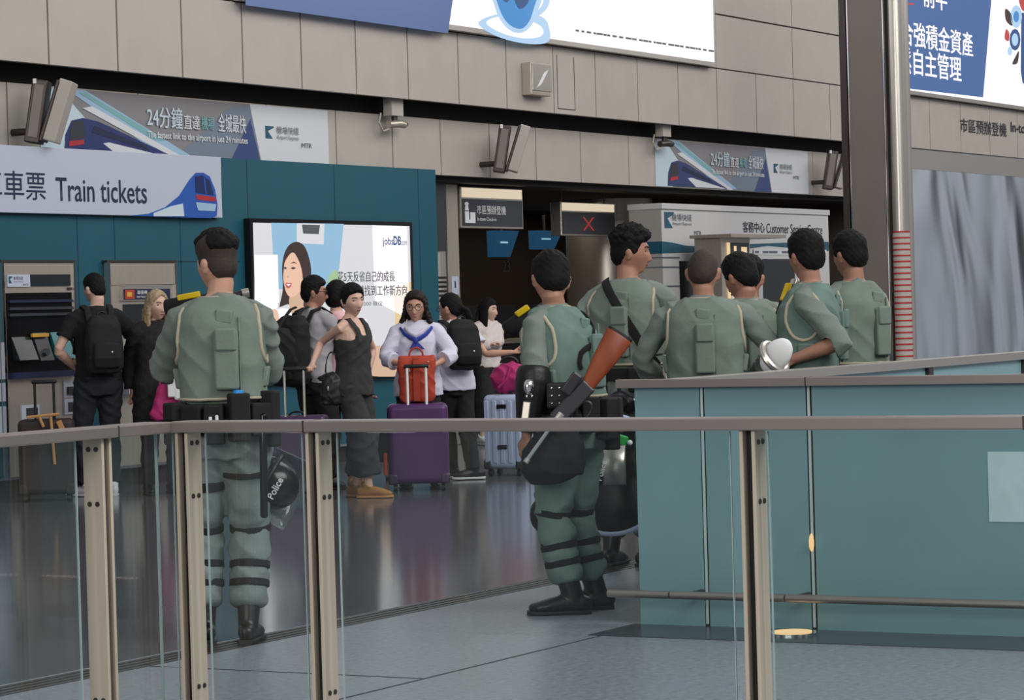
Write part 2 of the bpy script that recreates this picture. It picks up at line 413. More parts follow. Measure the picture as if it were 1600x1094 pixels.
# fascia of beige panels
FY = 15.05; FB, FT, FTOP = 3.585, 4.33, 7.2
sx = [17.0, 17.9, 18.83, 19.77, 20.71, 21.65, 22.62, 23.58, 24.55, 25.55, 26.56, 27.61, 28.6, 29.65, 30.72, 31.8, 32.95, 34.11, 35.31, 36.5, 37.72, 38.95, 40.2, 41.45, 42.7, 44, 45.3]
mb = MB(); g = .011
for a, b in zip(sx[:-1], sx[1:]): mb.box((a+g, FY, FB), (b-g, FY+.06, FT-.008))
ux = [16.5, 18.9, 20.87, 22.9, 25, 27.2, 29.5, 31.8, 34.12, 36.4, 38.7, 41, 43.3, 45.5]
for a, b in zip(ux[:-1], ux[1:]):
    mb.box((a+g, FY, FT+.008), (b-g, FY+.06, 4.99)); mb.box((a+g, FY, 5.01), (b-g, FY+.06, FTOP))
struct(mb.build('wall_upper', M['panel']))
mb = MB(); mb.box((16, FY+.05, FB+.01), (46, FY+.12, FTOP)); mb.box((16, FY+.12, FB+.02), (37.9, FY+1.2, FB+.1)); struct(mb.build('trim_3', M['dark']))
# lower wall band, set back under the fascia
LY = 15.32; LB, LT = 2.86, 3.44
lx = [16.5, 18.6, 20.4, 22.4, 23.6, 24.65, 25.6, 26.62, 27.65, 28.7, 29.9, 31.2, 32.6, 34, 35.3, 37.9]
mb = MB()
for a, b in zip(lx[:-1], lx[1:]): mb.box((a+.01, LY, LB), (b-.01, LY+.08, LT))
struct(mb.build('wall_back', M['panel']))
mb = MB(); mb.box((16, LY+.075, LB-.02), (38, LY+.2, LT+.25)); struct(mb.build('trim_4', M['dark']))
# check-in hall under it
mb = MB(); mb.box((25, LY+.1, LB-.06), (38, 21, LB)); struct(mb.build('ceiling', M['dark']))
mb = MB(); mb.box((24.9, 20.5, 0), (46, 20.7, LB)); struct(mb.build('wall_interior', M['interior']))
mb = MB(); mb.box((24.9, 15.5, 0), (25.0, 20.5, LB)); struct(mb.build('wall_left', M['interior']))
mb = MB(); mb.box((37.9, FY+.02, 0), (38, 20.5, FB)); struct(mb.build('wall_right', M['interior']))
# stainless sheet wall beyond the column
a = aY(1415, 228, FY); mb = MB(); mb.box((38.0, FY+.01, 0), (46, FY+.06, FB-.02)); o = struct(mb.build('wall_steel', M['wavy']))
mb = MB(); mb.box((37.95, FY-.005, FB-.30), (46, FY+.01, FB-.02)); struct(mb.build('trim_5', M['steel']))

# ================================================================== ticket kiosk
KY = FY
kx0, kx1 = 15.5, 25.03
k = thing('ticket_kiosk', 'long teal ticket kiosk wall below the beige panels', 'kiosk', (20, KY, 0))
mb = MB(); mb.box((kx0, KY, .17), (kx1, KY+.26, 2.885)); mb.build('body', M['teal'], k, True)
mb = MB(); mb.box((kx0, KY+.05, 0), (kx1-.03, KY+.2, .17)); mb.build('plinth', M['dark'], k, True)
mb = MB(); mb.box((kx0, KY-.012, .155), (kx1, KY+.05, .178)); mb.build('kick_strip', M['chrome'], k, True)
mb = MB()
for px in (118, 176, 279, 386, 522, 653):
    X = aY(px, 300, KY).x; mb.box((X, KY-.0015, .18), (X+.012, KY, 2.88))
for px in (60, 330):
    X = aY(px, 411, KY).x; mb.box((X-.5, KY-.0015, 1.935), (X+.45, KY, 1.945))
mb.build('panel_joints', M['teal_seam'], k, True)

# big white Train tickets sign
s = thing('train_ticket_sign', 'wide white sign reading Train tickets on the teal kiosk', 'sign', (19.5, KY-.05, 2.33))
zt, zb = 2.885, 2.335; xr = aY(345, 247, KY-.06).x
mb = MB(); mb.box((17.2, KY-.06, zb), (xr, KY-.001, zt)); mb.build('board', M['sign_white'], s, True, bevel=.004)
SY = KY-.064
wtext('列車車票', -64, 263, 72, 309, SY, M['navy'], s)
wtext('Train tickets', 88, 277, 230, 314, SY, M['navy'], s, .006)
tr = art('train_picture', [(202, 337), (232, 334), (258, 324), (280, 306), (296, 281), (306, 270), (318, 270), (328, 276), (336, 296), (340, 320), (339, 337), (330, 341), (290, 340)], SY, M['train_blue'], s)
art('train_window', [(305, 276), (316, 274), (328, 282), (334, 305), (306, 301)], SY-.003, M['train_dark'], s)
art('train_light', [(306, 304), (337, 308), (337, 315), (308, 312)], SY-.003, M['red'], s)
art('train_nose', [(306, 316), (338, 319), (336, 330), (310, 329)], SY-.0035, M['vinyl_sky'], s)
art('train_side', [(240, 333), (268, 322), (286, 318), (288, 338), (240, 338)], SY-.003, M['vinyl_pale'], s)
art('train_glass', [(318, 277), (320, 277), (323, 303), (321, 303)], SY-.005, M['train_blue'], s)

# backlit job advertisement
b = thing('advert_lightbox', 'tall backlit poster of a smiling woman on the teal kiosk', 'lightbox', (23.1, KY-.1, .8))
BY = KY-.07
p0, p1 = aY(390, 341, BY), aY(651, 590, BY)
zt, zb = p0.z, .80
mb = MB(); mb.box((p0.x, BY, zb), (p1.x, KY-.001, zt)); mb.build('case', M['black_gloss'], b, True)
AY = BY-.004
mb = MB(); mb.box((p0.x+.05, AY, zb+.05), (p1.x-.06, BY, zt-.04)); mb.build('lit_panel', M['lit_grey'], b, True)
def ad(n, pts, m, l=1, sm=False): return art(n, pts, AY-.002*l, M[m], b, sm)
ad('picture_sky', [(424, 348), (537, 350), (530, 420), (520, 452), (430, 452)], 'lit_sky')
ad('picture_frame', [(464, 349), (507, 350), (506, 382), (464, 380)], 'lit_grey', 2)
ad('picture_frame_figures', [(472, 351), (500, 352), (498, 366), (474, 365)], 'lit_text', 3)
ad('picture_wall', [(398, 398), (434, 398), (436, 470), (420, 540), (398, 560)], 'lit_white', 2)
ad('picture_plant', [(513, 434), (525, 422), (531, 438), (523, 460), (512, 466)], 'lit_green', 2, True)
ad('picture_pane', [(582, 352), (636, 354), (640, 500), (586, 470)], 'lit_white', 2)
ad('picture_lamp', [(616, 452), (642, 440), (646, 560), (618, 530)], 'lit_yellow', 2)
ad('picture_desk', [(560, 548), (600, 540), (645, 545), (645, 584), (560, 584)], 'lit_tan', 2, True)
ad('portrait_hair', [(452, 383), (464, 378), (475, 384), (482, 400), (486, 420), (485, 450), (482, 478), (466, 488), (452, 476), (440, 479), (437, 478), (442, 452), (441, 420), (444, 398)], 'lit_hair', 3, True)
ad('portrait_blouse', [(430, 490), (440, 482), (460, 484), (478, 480), (500, 500), (500, 585), (426, 585), (420, 520)], 'lit_white', 4, True)
ad('portrait_neck', [(454, 460), (472, 452), (474, 478), (468, 502), (454, 486)], 'lit_tan', 5, True)
ad('portrait_face', [(446, 408), (456, 395), (463, 400), (471, 420), (473, 446), (466, 458), (456, 464), (448, 458), (443, 437), (444, 420)], 'lit_skin', 6, True)
ad('portrait_mouth', [(446, 443), (451, 442), (456, 443), (453, 450), (448, 450)], 'lit_lip', 7, True)
ad('portrait_eye', [(454, 419), (458, 417), (463, 419), (458, 421)], 'lit_hair', 7)
ad('portrait_eye', [(444, 418), (447, 417), (448, 420), (445, 421)], 'lit_hair', 7)
ad('portrait_brow', [(453, 412), (459, 409), (465, 412), (459, 411)], 'lit_hair', 7)
ad('portrait_teeth', [(447.5, 444), (454, 444), (451, 447)], 'lit_white', 8)
ad('portrait_nose', [(447, 432), (450, 430), (452, 433), (449, 434)], 'lit_tan', 7)
ad('portrait_hand', [(420, 488), (432, 484), (436, 500), (430, 512), (420, 514)], 'lit_skin', 6, True)
ad('search_box', [(564, 498), (573, 498), (573, 516), (564, 516)], 'lit_white', 3)
def adt(s, x0, y0, x1, y1, m='lit_text', bold=.0): wtext(s, x0, y0, x1, y1, AY-.008, M[m], b, bold)
adt('jobs', 598, 371, 615, 386, 'lit_navy', .01); adt('DB', 615, 369, 627, 383, 'lit_navy', .03); adt('.com', 627, 377, 636, 383, 'lit_navy')
adt('花5天反省自己的成長', 528, 424, 617, 441, bold=.01)
adt('就找到工作新方向', 560, 446, 636, 463, bold=.01)
adt('10,000 職位', 560, 471, 598, 479); adt('Q', 566, 502, 571, 511)

# ticket machines
def machine(label, px0, px1, ptop, second=False):
    x0, x1 = aY(px0, 470, KY-.05).x, aY(px1, 470, KY-.05).x; w = x1-x0
    t = thing('ticket_machine', label, 'machine', ((x0+x1)/2, KY-.05, .18))
    f = KY-.05; zt = 1.93
    mb = MB(); mb.box((x0, f, .18), (x1, KY-.001, zt)); mb.build('casing', M['brushed'], t, True, bevel=.006)
    mb = MB(); mb.box((x0-.02, f-.01, zt), (x1+.02, KY-.001, zt+.02)); mb.build('top_lip', M['dark_metal'], t, True)
    mb = MB(); mb.box((x0-.012, f-.014, .18), (x0+.014, f+.02, zt)); mb.build('side_trim', M['chrome'], t, True); mb = MB(); mb.box((x1-.014, f-.014, .18), (x1+.012, f+.02, zt)); mb.build('side_trim', M['chrome'], t, True)
    return t, x0, x1, w, f
t, x0, x1, w, f = machine('ticket machine at the left edge, tall dark suitcase before it', 4, 116, 412)
def bx(n, u0, u1, z0, z1, m, d0=.0, d1=.012, tt=None):
    mb = MB(); mb.box((x0+u0*w, f-d1, z0), (x0+u1*w, f-d0, z1)); return mb.build(n, M[m], tt or t, True)
bx('name_plate', .06, .37, 1.73, 1.83, 'sign_white'); bx('display', .38, .94, 1.735, 1.83, 'screen_dark'); bx('badge', .90, .96, 1.70, 1.72, 'dark_metal')
# recessed control bay
mb = MB(); mb.box((x0+.04*w, f-.004, 1.02), (x0+.96*w, f-.001, 1.68)); mb.build('control_bay', M['black_gloss'], t, True)
for i, z in enumerate((1.60, 1.54, 1.49)): bx('louvre', .06, .94, z, z+.022, 'navy' if i == 0 else 'sign_dark', .0, .03)
def slab(n, u0, u1, z0, z1, m, lean=.06):
    mb = MB(); mb.add([(x0+u0*w, f-.012-lean, z0), (x0+u1*w, f-.012-lean, z0), (x0+(u1-.03)*w, f-.012, z1), (x0+(u0-.03)*w, f-.012, z1),
                       (x0+u0*w, f-.002, z0), (x0+u1*w, f-.002, z0), (x0+(u1-.03)*w, f-.002, z1), (x0+(u0-.03)*w, f-.002, z1)],
                      [(0, 1, 2, 3), (4, 7, 6, 5), (0, 4, 5, 1), (1, 5, 6, 2), (2, 6, 7, 3), (3, 7, 4, 0)]); return mb.build(n, M[m], t, True)
slab('touch_screen', .12, .38, 1.13, 1.32, 'screen_dark'); slab('coin_panel', .41, .60, 1.12, 1.35, 'sign_dark'); slab('route_map', .66, .90, 1.13, 1.35, 'tvteal')
bx('coin_strip', .33, .56, 1.315, 1.345, 'gold', .03, .05)
mb = MB(); p = V((x0+.49*w, f-.075, 1.19)); mb.tube([p+V((0, -.01, 0)), p+V((0, .03, 0))], .03, ref=(1, 0, 0), seg=16); mb.build('coin_slot', M['chrome'], t, True, smooth=True)
bx('control_lip', .04, .96, .98, 1.03, 'navy', 0, .06)
bx('notice', .20, .45, .63, .76, 'sign_white'); bx('notice_picture', .26, .42, .655, .735, 'sign_dark', .012, .014)
bx('ticket_slot', .80, .99, .80, .94, 'sign_white'); bx('slot_mouth', .84, .97, .83, .89, 'dark_metal', .012, .03); bx('notice', .80, .97, .66, .79, 'sign_white'); bx('notice_picture', .85, .92, .68, .76, 'sign_dark', .012, .014)
lettering('機場快綫', (x0+.14*w, f-.0135, 1.785), (1, 0, 0), (0, 0, 1), .13*w, .03, M['text_grey'], t)
lettering('Airport Express', (x0+.14*w, f-.0135, 1.765), (1, 0, 0), (0, 0, 1), .13*w, .012, M['text_grey'], t)
lettering('MTR', (x0+.27*w, f-.0135, 1.74), (1, 0, 0), (0, 0, 1), .07*w, .014, M['text_dark'], t)
def emblem(X, Y, z0, h, w_, par, m='booth_teal'):
    mb = MB(); mb.prism([(X, Y, z0), (X+w_*.85, Y, z0), (X+w_*.3, Y, z0+h*.6), (X+w_, Y, z0+h*.88), (X+w_, Y, z0+h), (X, Y, z0+h)], (0, .002, 0)); mb.build('emblem', M[m], par, True)
emblem(x0+.075*w, f-.014, 1.76, .055, .05*w, t)
t, x0, x1, w, f = machine('ticket machine with an orange and navy plate behind the blonde woman', 170, 275, 411, True)
bx('head_panel', .02, .98, 1.74, 1.92, 'brushed'); bx('plate_frame', .16, .90, 1.60, 1.73, 'steel', 0, .02); bx('name_plate', .19, .88, 1.61, 1.70, 'navy', .02, .024); bx('plate_picture', .205, .34, 1.615, 1.695, 'orange', .024, .027); bx('plate_flash', .23, .30, 1.635, 1.675, 'gold', .027, .029)
lettering('增值機', (x0+.38*w, f-.0275, 1.655), (1, 0, 0), (0, 0, 1), .15*w, .034, M['white'], t)
lettering('Add Value Machine', (x0+.37*w, f-.0275, 1.625), (1, 0, 0), (0, 0, 1), .25*w, .016, M['white'], t)
bx('display', .20, .80, 1.28, 1.57, 'screen_dark', 0, .006); bx('keypad_panel', .30, .80, 1.08, 1.26, 'steel', 0, .02); bx('card_reader', .36, .52, .98, 1.08, 'black_gloss', 0, .03); bx('card_guide', .38, .5, 1.0, 1.06, 'tvteal', .03, .034)
bx('ticket_tray', .12, .34, .80, .98, 'sign_white', 0, .10); bx('tray_label', .14, .30, .80, .87, 'gold', .10, .104)
# folded notices at the very edge
mb = MB()
pn = thing('wall_notice', 'white notice sheets on the teal kiosk at the left edge', 'notice', (17.95, KY-.01, .7))
for z0, z1 in ((.98, 1.28), (.80, .95), (.54, .76)):
    mb = MB(); mb.box((17.62, KY-.012, z0), (18.11, KY-.001, z1)); mb.build('sheet', M['sign_white'], pn, True)

# ================================================================== printed banners on the back wall
def banner(label, q, w_px):
    """q maps banner fractions (u right, v up) to a plane point"""
    Xa, Xb, za, zb = q; Y = LY-.004; W_, H_ = Xb-Xa, zb-za
    t = thing('wall_banner', label, 'banner', ((Xa+Xb)/2, LY, za), group=None)
    def pg(n, uv, m, l=0):
        mb = MB(); mb.prism([(Xa+u*W_, Y-.002*l, za+v*H_) for u, v in uv], (0, .002, 0)); return mb.build(n, M[m], t, True)
    pg('sheet', [(0, 0), (.74, 0), (.70, 1), (0, 1)], 'vinyl_grey'); pg('white_end', [(.74, 0), (1, 0), (1, 1), (.70, 1)], 'vinyl_white')
    pg('blue_field', [(.42, 0), (.735, 0), (.70, 1), (.62, .9)], 'vinyl_mid', 1); pg('blue_end', [(.62, 0), (.735, 0), (.70, .75)], 'vinyl_blue', 2)
    pg('pale_corner', [(0, 0), (.10, 0), (.16, .45), (.06, 1), (0, 1)], 'vinyl_pale', 1)
    pg('light_beam', [(.08, 1), (.14, 1), (.50, .04), (.40, 0)], 'vinyl_sky', 2); pg('green_beam', [(.12, .95), (.145, .95), (.40, .30), (.36, .30)], 'vinyl_teal', 3)
    pg('white_beam', [(.13, .72), (.16, .76), (.48, .0), (.44, 0)], 'vinyl_white', 3)
    pg('train', [(.07, .02), (.075, .3), (.095, .52), (.13, .57), (.18, .53), (.44, .02)], 'vinyl_train', 4)
    pg('train_front', [(.085, .18), (.09, .40), (.10, .5), (.13, .53), (.135, .28)], 'text_dark', 5); pg('train_light', [(.083, .12), (.13, .17), (.13, .24), (.084, .2)], 'red', 6)
    pg('train_window', [(.155, .36), (.165, .46), (.33, .2), (.34, .13)], 'navy', 5); pg('train_stripe', [(.19, .2), (.21, .22), (.43, .02), (.24, .02)], 'vinyl_white', 5)
    def tx(s_, u0, v0, u1, v1, m, bold=0.): lettering(s_, (Xa+u0*W_, Y-.012, za+v0*H_), (1, 0, 0), (0, 0, 1), (u1-u0)*W_, (v1-v0)*H_, M[m], t, bold=bold)
    tx('24分鐘', .335, .50, .455, .84, 'vinyl_pale', .02); tx('直達', .46, .51, .515, .74, 'vinyl_white', .02); tx('機場', .52, .52, .565, .74, 'vinyl_teal', .02); tx('全城最快', .58, .50, .68, .80, 'vinyl_white', .02)
    tx('The fastest link to the airport in just 24 minutes', .335, .30, .685, .44, 'vinyl_white', .015)
    emblem(Xa+.755*W_, Y-.003, za+.45*H_, .21*H_, .032*W_, t)
    tx('機場快綫', .795, .54, .88, .67, 'text_grey'); tx('Airport Express', .795, .43, .88, .52, 'text_grey'); tx('MTR', .89, .33, .93, .41, 'text_dark')
a, c = aY(62, 200, LY).x, aY(512, 200, LY).x
banner('long printed train banner above the white Train tickets sign', (a, c, LB+.005, LT-.01), 0)
a, c = aY(1023, 255, LY).x, aY(1262, 265, LY).x
banner('smaller printed train banner on the wall above the customer service booth', (a, c, LB+.005, LT-.01), 0)

# paired speaker panels on brackets
def speaker_pair(label, px, py0, py1, lab2=None):
    Y = LY-.26; a = aY(px, py0, Y); z1, z0 = a.z, aY(px, py1, Y).z
    t = thing('wall_speaker', label, 'speaker', (a.x, LY, z0), group=None); h = z1-z0
    ax = V((.18, .98, 0)).normalized(); up = V((-.10, -.10, 1)).normalized(); sd = ax.cross(up)
    c1 = V((a.x+.05, Y, (z0+z1)/2))
    R_ = CR.normalized(); R_.z = 0; R_.normalize(); F_ = V((-R_.y, R_.x, 0))
    def slab(n, c, m, hw, hd, hh, lean):
        u = (UP0+R_*lean).normalized(); r = (R_-u*R_.dot(u)).normalized()
        mb = MB(); mb.obox(c, (r, F_, u), (hw, hd, hh)); return mb.build(n, M[m], t, True, bevel=.01)
    slab('dark_panel', c1, 'dark_metal', .065, .12, h/2, .17); slab('grille', c1-F_*.122, 'brown_clad', .042, .006, h*.42, .17)
    slab('pale_panel', c1+R_*.18+F_*.02, 'panel', .055, .16, h/2, .33); slab('panel_rim', c1+R_*.115+F_*.0, 'dark_metal', .016, .15, h/2, .33)
    mb = MB(); mb.tube([c1-R_*.03-UP0*h*.30, V((c1.x-.02, LY, c1.z-h*.30))], .03); mb.build('bracket', M['dark_metal'], t, True)
    mb = MB(); mb.obox(c1-F_*.13+UP0*h*.47, (R_, F_, UP0), (.014, .004, .02)); mb.build('label_tab', M['white'], t, True)
speaker_pair('pair of tilted wall speakers left of the long train banner', 52, 125, 224)
speaker_pair('pair of tilted wall speakers between the two ceiling cameras', 780, 196, 270)
speaker_pair('pair of tilted wall speakers right of the smaller train banner', 1294, 236, 296)

# ceiling cameras under the fascia
def cctv(label, px, py):
    Y = FY+.14; p = aY(px, py, Y)
    t = thing('security_camera', label, 'camera', (p.x, Y, p.z))
    mb = MB(); mb.box((p.x-.13, Y-.05, p.z+.10), (p.x+.09, Y+.05, FB+.04)); mb.build('mount', M['panel'], t, True)
    mb = MB(); mb.tube([p+V((0, 0, .10)), p+V((0, 0, .04))], .03); mb.build('stem', M['dark_metal'], t, True, smooth=True)
    mb = MB(); mb.tube([p+V((-.12, 0, .01)), p+V((.05, -.02, .025)), p+V((.15, -.02, .015))], [.036, .042, .036], ref=(0, 0, 1)); mb.build('housing', M['brushed' if px < 800 else 'dark_metal'], t, True, smooth=True)
    mb = MB(); mb.tube([p+V((.16, -.02, .02)), p+V((.17, -.02, .012))], .032); mb.build('lens', M['black_gloss'], t, True)
    mb = MB(); mb.tube([p+V((-.26, 0, .12)), p+V((-.3, 0, .02)), p+V((-.22, 0, -.06)), p+V((-.1, 0, -.03))], .009, seg=6); mb.build('cable', M['panel'], t, True)
cctv('security camera hanging above the teal kiosk', 617, 197); cctv('security camera hanging over the smaller train banner', 1038, 227)

# small steel box on the fascia
p0, p1 = aY(814, 98, FY), aY(845, 152, FY)
t = thing('wall_box', 'small square steel box fixed on the beige fascia', 'box', ((p0.x+p1.x)/2, FY, p1.z))
mb = MB(); mb.box((p0.x, FY-.12, p1.z), (p0.x+.44, FY-.001, p0.z)); mb.build('casing', M['brushed'], t, True, bevel=.008)
mb = MB(); mb.box((p0.x+.02, FY-.13, p1.z+.05), (p0.x+.44, FY-.12, p0.z-.01)); mb.build('front', M['steel'], t, True, bevel=.004)
mb = MB(); mb.prism([(p0.x+.1, FY-.131, p1.z+.08), (p0.x+.2, FY-.131, p1.z+.12), (p0.x+.38, FY-.131, p0.z-.06), (p0.x+.27, FY-.131, p0.z-.1)], (0, -.002, 0)); mb.build('white_streak', M['white'], t, True)  # white diagonal streak across the box front
pa, pb = aY(866, 95, FY), aY(893, 178, FY); mb = MB()
for X in (pa.x+.05, pa.x+.45): mb.box((X, FY-.003, FB+.05), (X+.01, FY-.0005, FT-.1))
mb.box((pa.x+.05, FY-.003, FB+.05), (pa.x+.46, FY-.0005, FB+.06)); struct(mb.build('trim_6', M['joint']))

# billboards on the fascia
def billboard(label, px0, px1, name):
    x0 = aY(px0, 60, FY-.1).x; x1 = aY(px1, 60, FY-.1).x
    t = thing('billboard', label, 'billboard', ((x0+x1)/2, FY-.1, FT))
    mb = MB(); mb.box((x0, FY-.1, FT+.0), (x1, FY-.001, 6.4)); mb.build('frame', M['steel'], t, True)
    mb = MB(); mb.box((x0+.05, FY-.106, FT+.05), (x1-.06, FY-.1, 6.35)); mb.build('lit_panel', M['lit_white'], t, True)
    return t
BB = FY-.112
t = billboard('huge backlit billboard with a blue teacup, top centre', 380, 1118, '')
art('blue_field', [(384, 8), (700, 52), (716, -60), (384, -60)], BB, M['lit_blue'], t)
art('saucer', [(748, 34), (775, 56), (820, 68), (856, 66), (858, 44), (846, 26), (800, 18)], BB, M['lit_cup_pale'], t, True)
art('saucer_top', [(760, 36), (785, 52), (820, 60), (846, 56), (846, 42), (820, 30), (780, 26)], BB-.003, M['lit_white'], t, True)
art('cup', [(768, -30), (772, 6), (784, 34), (802, 50), (822, 48), (838, 24), (846, -30)], BB-.006, M['lit_cup_pale'], t, True)
art('cup_drink', [(774, -28), (778, 6), (790, 32), (806, 44), (820, 42), (832, 20), (838, -28)], BB-.009, M['lit_cup'], t, True)
art('cup_swirl', [(782, -10), (792, 4), (800, -6), (812, 14), (826, 2), (822, -20)], BB-.012, M['lit_navy'], t, True)
art('cup_handle', [(838, -8), (856, -16), (858, 6), (846, 22), (834, 26), (838, 20), (848, 6), (848, -6)], BB-.012, M['lit_cup_pale'], t, True)
mb = MB()
a, c = aY(900, 66, BB), aY(1112, 98, BB)
X = a.x
rr = random.Random(3)
while X < c.x:
    w = rr.uniform(.05, .16); z = FT+.17; mb.box((X, BB-.002, z), (X+w, BB, z+.022)); X += w+rr.choice((.015, .015, .06))
mb.build('small_print', M['lit_text'], t, True)
t = billboard('backlit blue and white billboard with large Chinese writing, top right', 1405, 1660, '')
art('blue_field', [(1408, -60), (1554, -60), (1536, 152), (1408, 137)], BB, M['lit_royal'], t)
wtext('整合強積金資產', 1388, 25, 1520, 66, BB-.004, M['lit_white'], t, .02); wtext('輕鬆自主管理', 1384, 68, 1502, 110, BB-.004, M['lit_white'], t, .02)
wtext('前半', 1443, -28, 1480, 10, BB-.004, M['lit_white'], t, .02)
art('red_mark', [(1400, 4), (1428, 5), (1428, 8), (1400, 7)], BB-.004, M['lit_red'], t)
# flower and gear tree
def disc(n, x, y, r, m, l): return art(n, [(x+r*.5*cs(i*math.pi/6), y+r*sn(i*math.pi/6)) for i in range(12)], BB-.003*l, M[m], t)
art('stem', [(1596, 20), (1604, 20), (1604, 132), (1598, 130), (1595, 110)], BB-.003, M['lit_navy'], t)
disc('flower_ring', 1588, 26, 18, 'lit_cup_pale', 1); disc('flower_heart', 1588, 26, 9, 'lit_cup', 2); disc('gear', 1586, 62, 17, 'lit_navy', 1); disc('gear_hub', 1586, 62, 10, 'lit_cup_pale', 2); disc('bud', 1578, 80, 7, 'lit_cup_pale', 1)
art('leaf', [(1571, 14), (1580, 22), (1582, 40), (1572, 32)], BB-.003, M['lit_hair'], t, True); art('leaf', [(1572, 46), (1577, 52), (1576, 64), (1570, 60)], BB-.003, M['lit_red'], t, True)
art('leaf', [(1592, 80), (1586, 90), (1582, 100), (1590, 98)], BB-.003, M['lit_hair'], t, True); art('blossom', [(1592, -4), (1602, -4), (1602, 16), (1596, 14)], BB-.006, M['lit_red'], t, True)
fl = thing('fascia_lettering', 'dark raised In-town Check-in letters on the beige fascia', 'lettering', (41, FY-.01, 3.9))
wtext('市區預辦登機', 1501, 184, 1573, 206, FY-.012, M['text_dark'], fl, .005, 'letters'); wtext('In-town Check-in', 1580, 190, 1660, 206, FY-.012, M['text_dark'], fl, .01, 'letters')

# ================================================================== steel clad column
CX = 30.6
pl, pr = aX(1319, 300, CX), aX(1391, 300, CX); yl, yr = pl.y, pr.y
c = thing('column', 'tall brown metal clad column left of the steel sheet wall', 'column', (CX, (yl+yr)/2, 0))
mb = MB(); mb.box((CX+.02, yr-.14, 0), (CX+.30, yl, 7.5)); mb.build('core', M['dark'], c, True)
a1, a2 = aX(1331, 300, CX).y, aX(1388, 300, CX).y
mb = MB(); mb.box((CX-.02, a2, 0), (CX+.03, a1, 7.5)); mb.build('front_panel', M['brown_clad'], c, True)
mb = MB(); mb.box((CX-.01, aX(1328, 300, CX).y, 0), (CX+.05, yl+.01, 7.5)); mb.build('edge_strip', M['dark_metal'], c, True)
mb = MB(); yc = yr-.075; mb.tube([(CX+.10, yc, 0), (CX+.10, yc, 7.5)], [(.105, .10)]*2, seg=28); mb.tube([(CX+.2, yc-.005, 0), (CX+.2, yc-.005, 7.5)], [(.12, .09)]*2, seg=28, ex=4); mb.build('rounded_corner', M['steel'], c, True, smooth=True)
mb = MB(); mb.box((CX-.03, aX(1332.5, 300, CX).y, 0), (CX-.015, aX(1331, 300, CX).y, 7.5)); mb.box((CX-.03, aX(1388, 300, CX).y, 0), (CX-.015, aX(1386.5, 300, CX).y, 7.5)); mb.build('bright_edge', M['chrome'], c, True)
z1, z0 = aX(1412, 362, CX).z, aX(1412, 566, CX).z
mb = MB(); mb.tube([(CX+.10, yc, z0), (CX+.10, yc, z1)], [(.1085, .1035)]*2, seg=28); tp = mb.build('striped_tape', M['panel'], c, True, smooth=True); tp['label'] = 'white tape with red rungs'
mb = MB()
for i in range(23):
    z = z0+(z1-z0)*i/22; mb.tube([(CX+.10, yc, z-.009), (CX+.10, yc, z+.009)], [(.112, .107)]*2, seg=28)
mb.build('red_rungs', M['red'], tp, True)

# ================================================================== check-in hall behind
def hang_sign(label, px0, px1, py0, py1, Y, red=False):
    a = aY(px0, py0, Y); bq = aY(px1, py1, Y); z1, z0 = a.z, aY(px0, py1, Y).z; x0, x1 = a.x, bq.x; h = z1-z0
    t = thing('hanging_sign', label, 'sign', ((x0+x1)/2, Y, z0))
    mb = MB(); mb.box((x0, Y, z0), (x1, Y+.14, z1)); mb.build('case', M['steel'], t, True, bevel=.006)
    mb = MB(); mb.box((x0+.03, Y-.006, z1-.26*h), (x1-.03, Y, z1-.03*h)); mb.build('lit_strip', M['sign_lit'], t, True)
    mb = MB(); mb.box((x0+.03, Y-.008, z0+.05*h), (x1-.03, Y, z1-.30*h)); mb.build('dark_face', M['sign_dark'], t, True)
    if red:
        for xx in (x0+.15, x1-.15): mb = MB(); mb.tube([(xx, Y+.07, z1), (xx, Y+.07, 2.81)], .012, seg=8); mb.build('hanger', M['dark_metal'], t, True)
    return t, x0, x1, z0, h
t, x0, x1, z0, h = hang_sign('hanging sign with white suitcase pictogram on the grey post', 719, 818, 291, 356, 15.6)
W_ = x1-x0; Yf = 15.588
mb = MB(); mb.box((x0+.05*W_, Yf, z0+.12*h), (x0+.21*W_, Yf+.003, z0+.20*h)); mb.box((x0+.13*W_, Yf, z0+.2*h), (x0+.21*W_, Yf+.003, z0+.38*h)); mb.box((x0+.05*W_, Yf, z0+.2*h), (x0+.11*W_, Yf+.003, z0+.4*h))
mb.prism([(x0+.05*W_, Yf, z0+.42*h), (x0+.11*W_, Yf, z0+.42*h), (x0+.10*W_, Yf, z0+.54*h), (x0+.06*W_, Yf, z0+.54*h)], (0, .003, 0)); mb.tube([(x0+.08*W_, Yf, z0+.58*h), (x0+.08*W_, Yf+.003, z0+.58*h)], [(.03*W_, .045*h)]*2); mb.build('pictogram', M['white'], t, True)
lettering('市區預辦登機', (x0+.24*W_, Yf, z0+.34*h), (1, 0, 0), (0, 0, 1), .46*W_, .22*h, M['white'], t); lettering('In-town Check-in', (x0+.24*W_, Yf, z0+.18*h), (1, 0, 0), (0, 0, 1), .30*W_, .09*h, M['white'], t)
mb = MB(); a, d = aY(700, 400, 15.62).x, aY(718, 400, 15.62).x
ps = thing('sign_post', 'grey metal post beside the teal kiosk carrying a hanging sign', 'post', ((a+d)/2, 15.7, 0))
mb.box((a, 15.62, 0), (d, 15.78, 2.80)); mb.build('shaft', M['brushed'], ps, True, bevel=.01)
e0, e1 = aY(704.5, 432, 15.62), aY(716, 460, 15.62)
mb = MB(); mb.box((e0.x, 15.612, e1.z), (e1.x, 15.62, e0.z)); mb.build('notice', M['sign_white'], ps, True); mb = MB(); mb.box((e0.x+.06, 15.609, e1.z+.07), (e1.x-.06, 15.612, e0.z-.05)); mb.build('notice_symbol', M['text_dark'], ps, True)
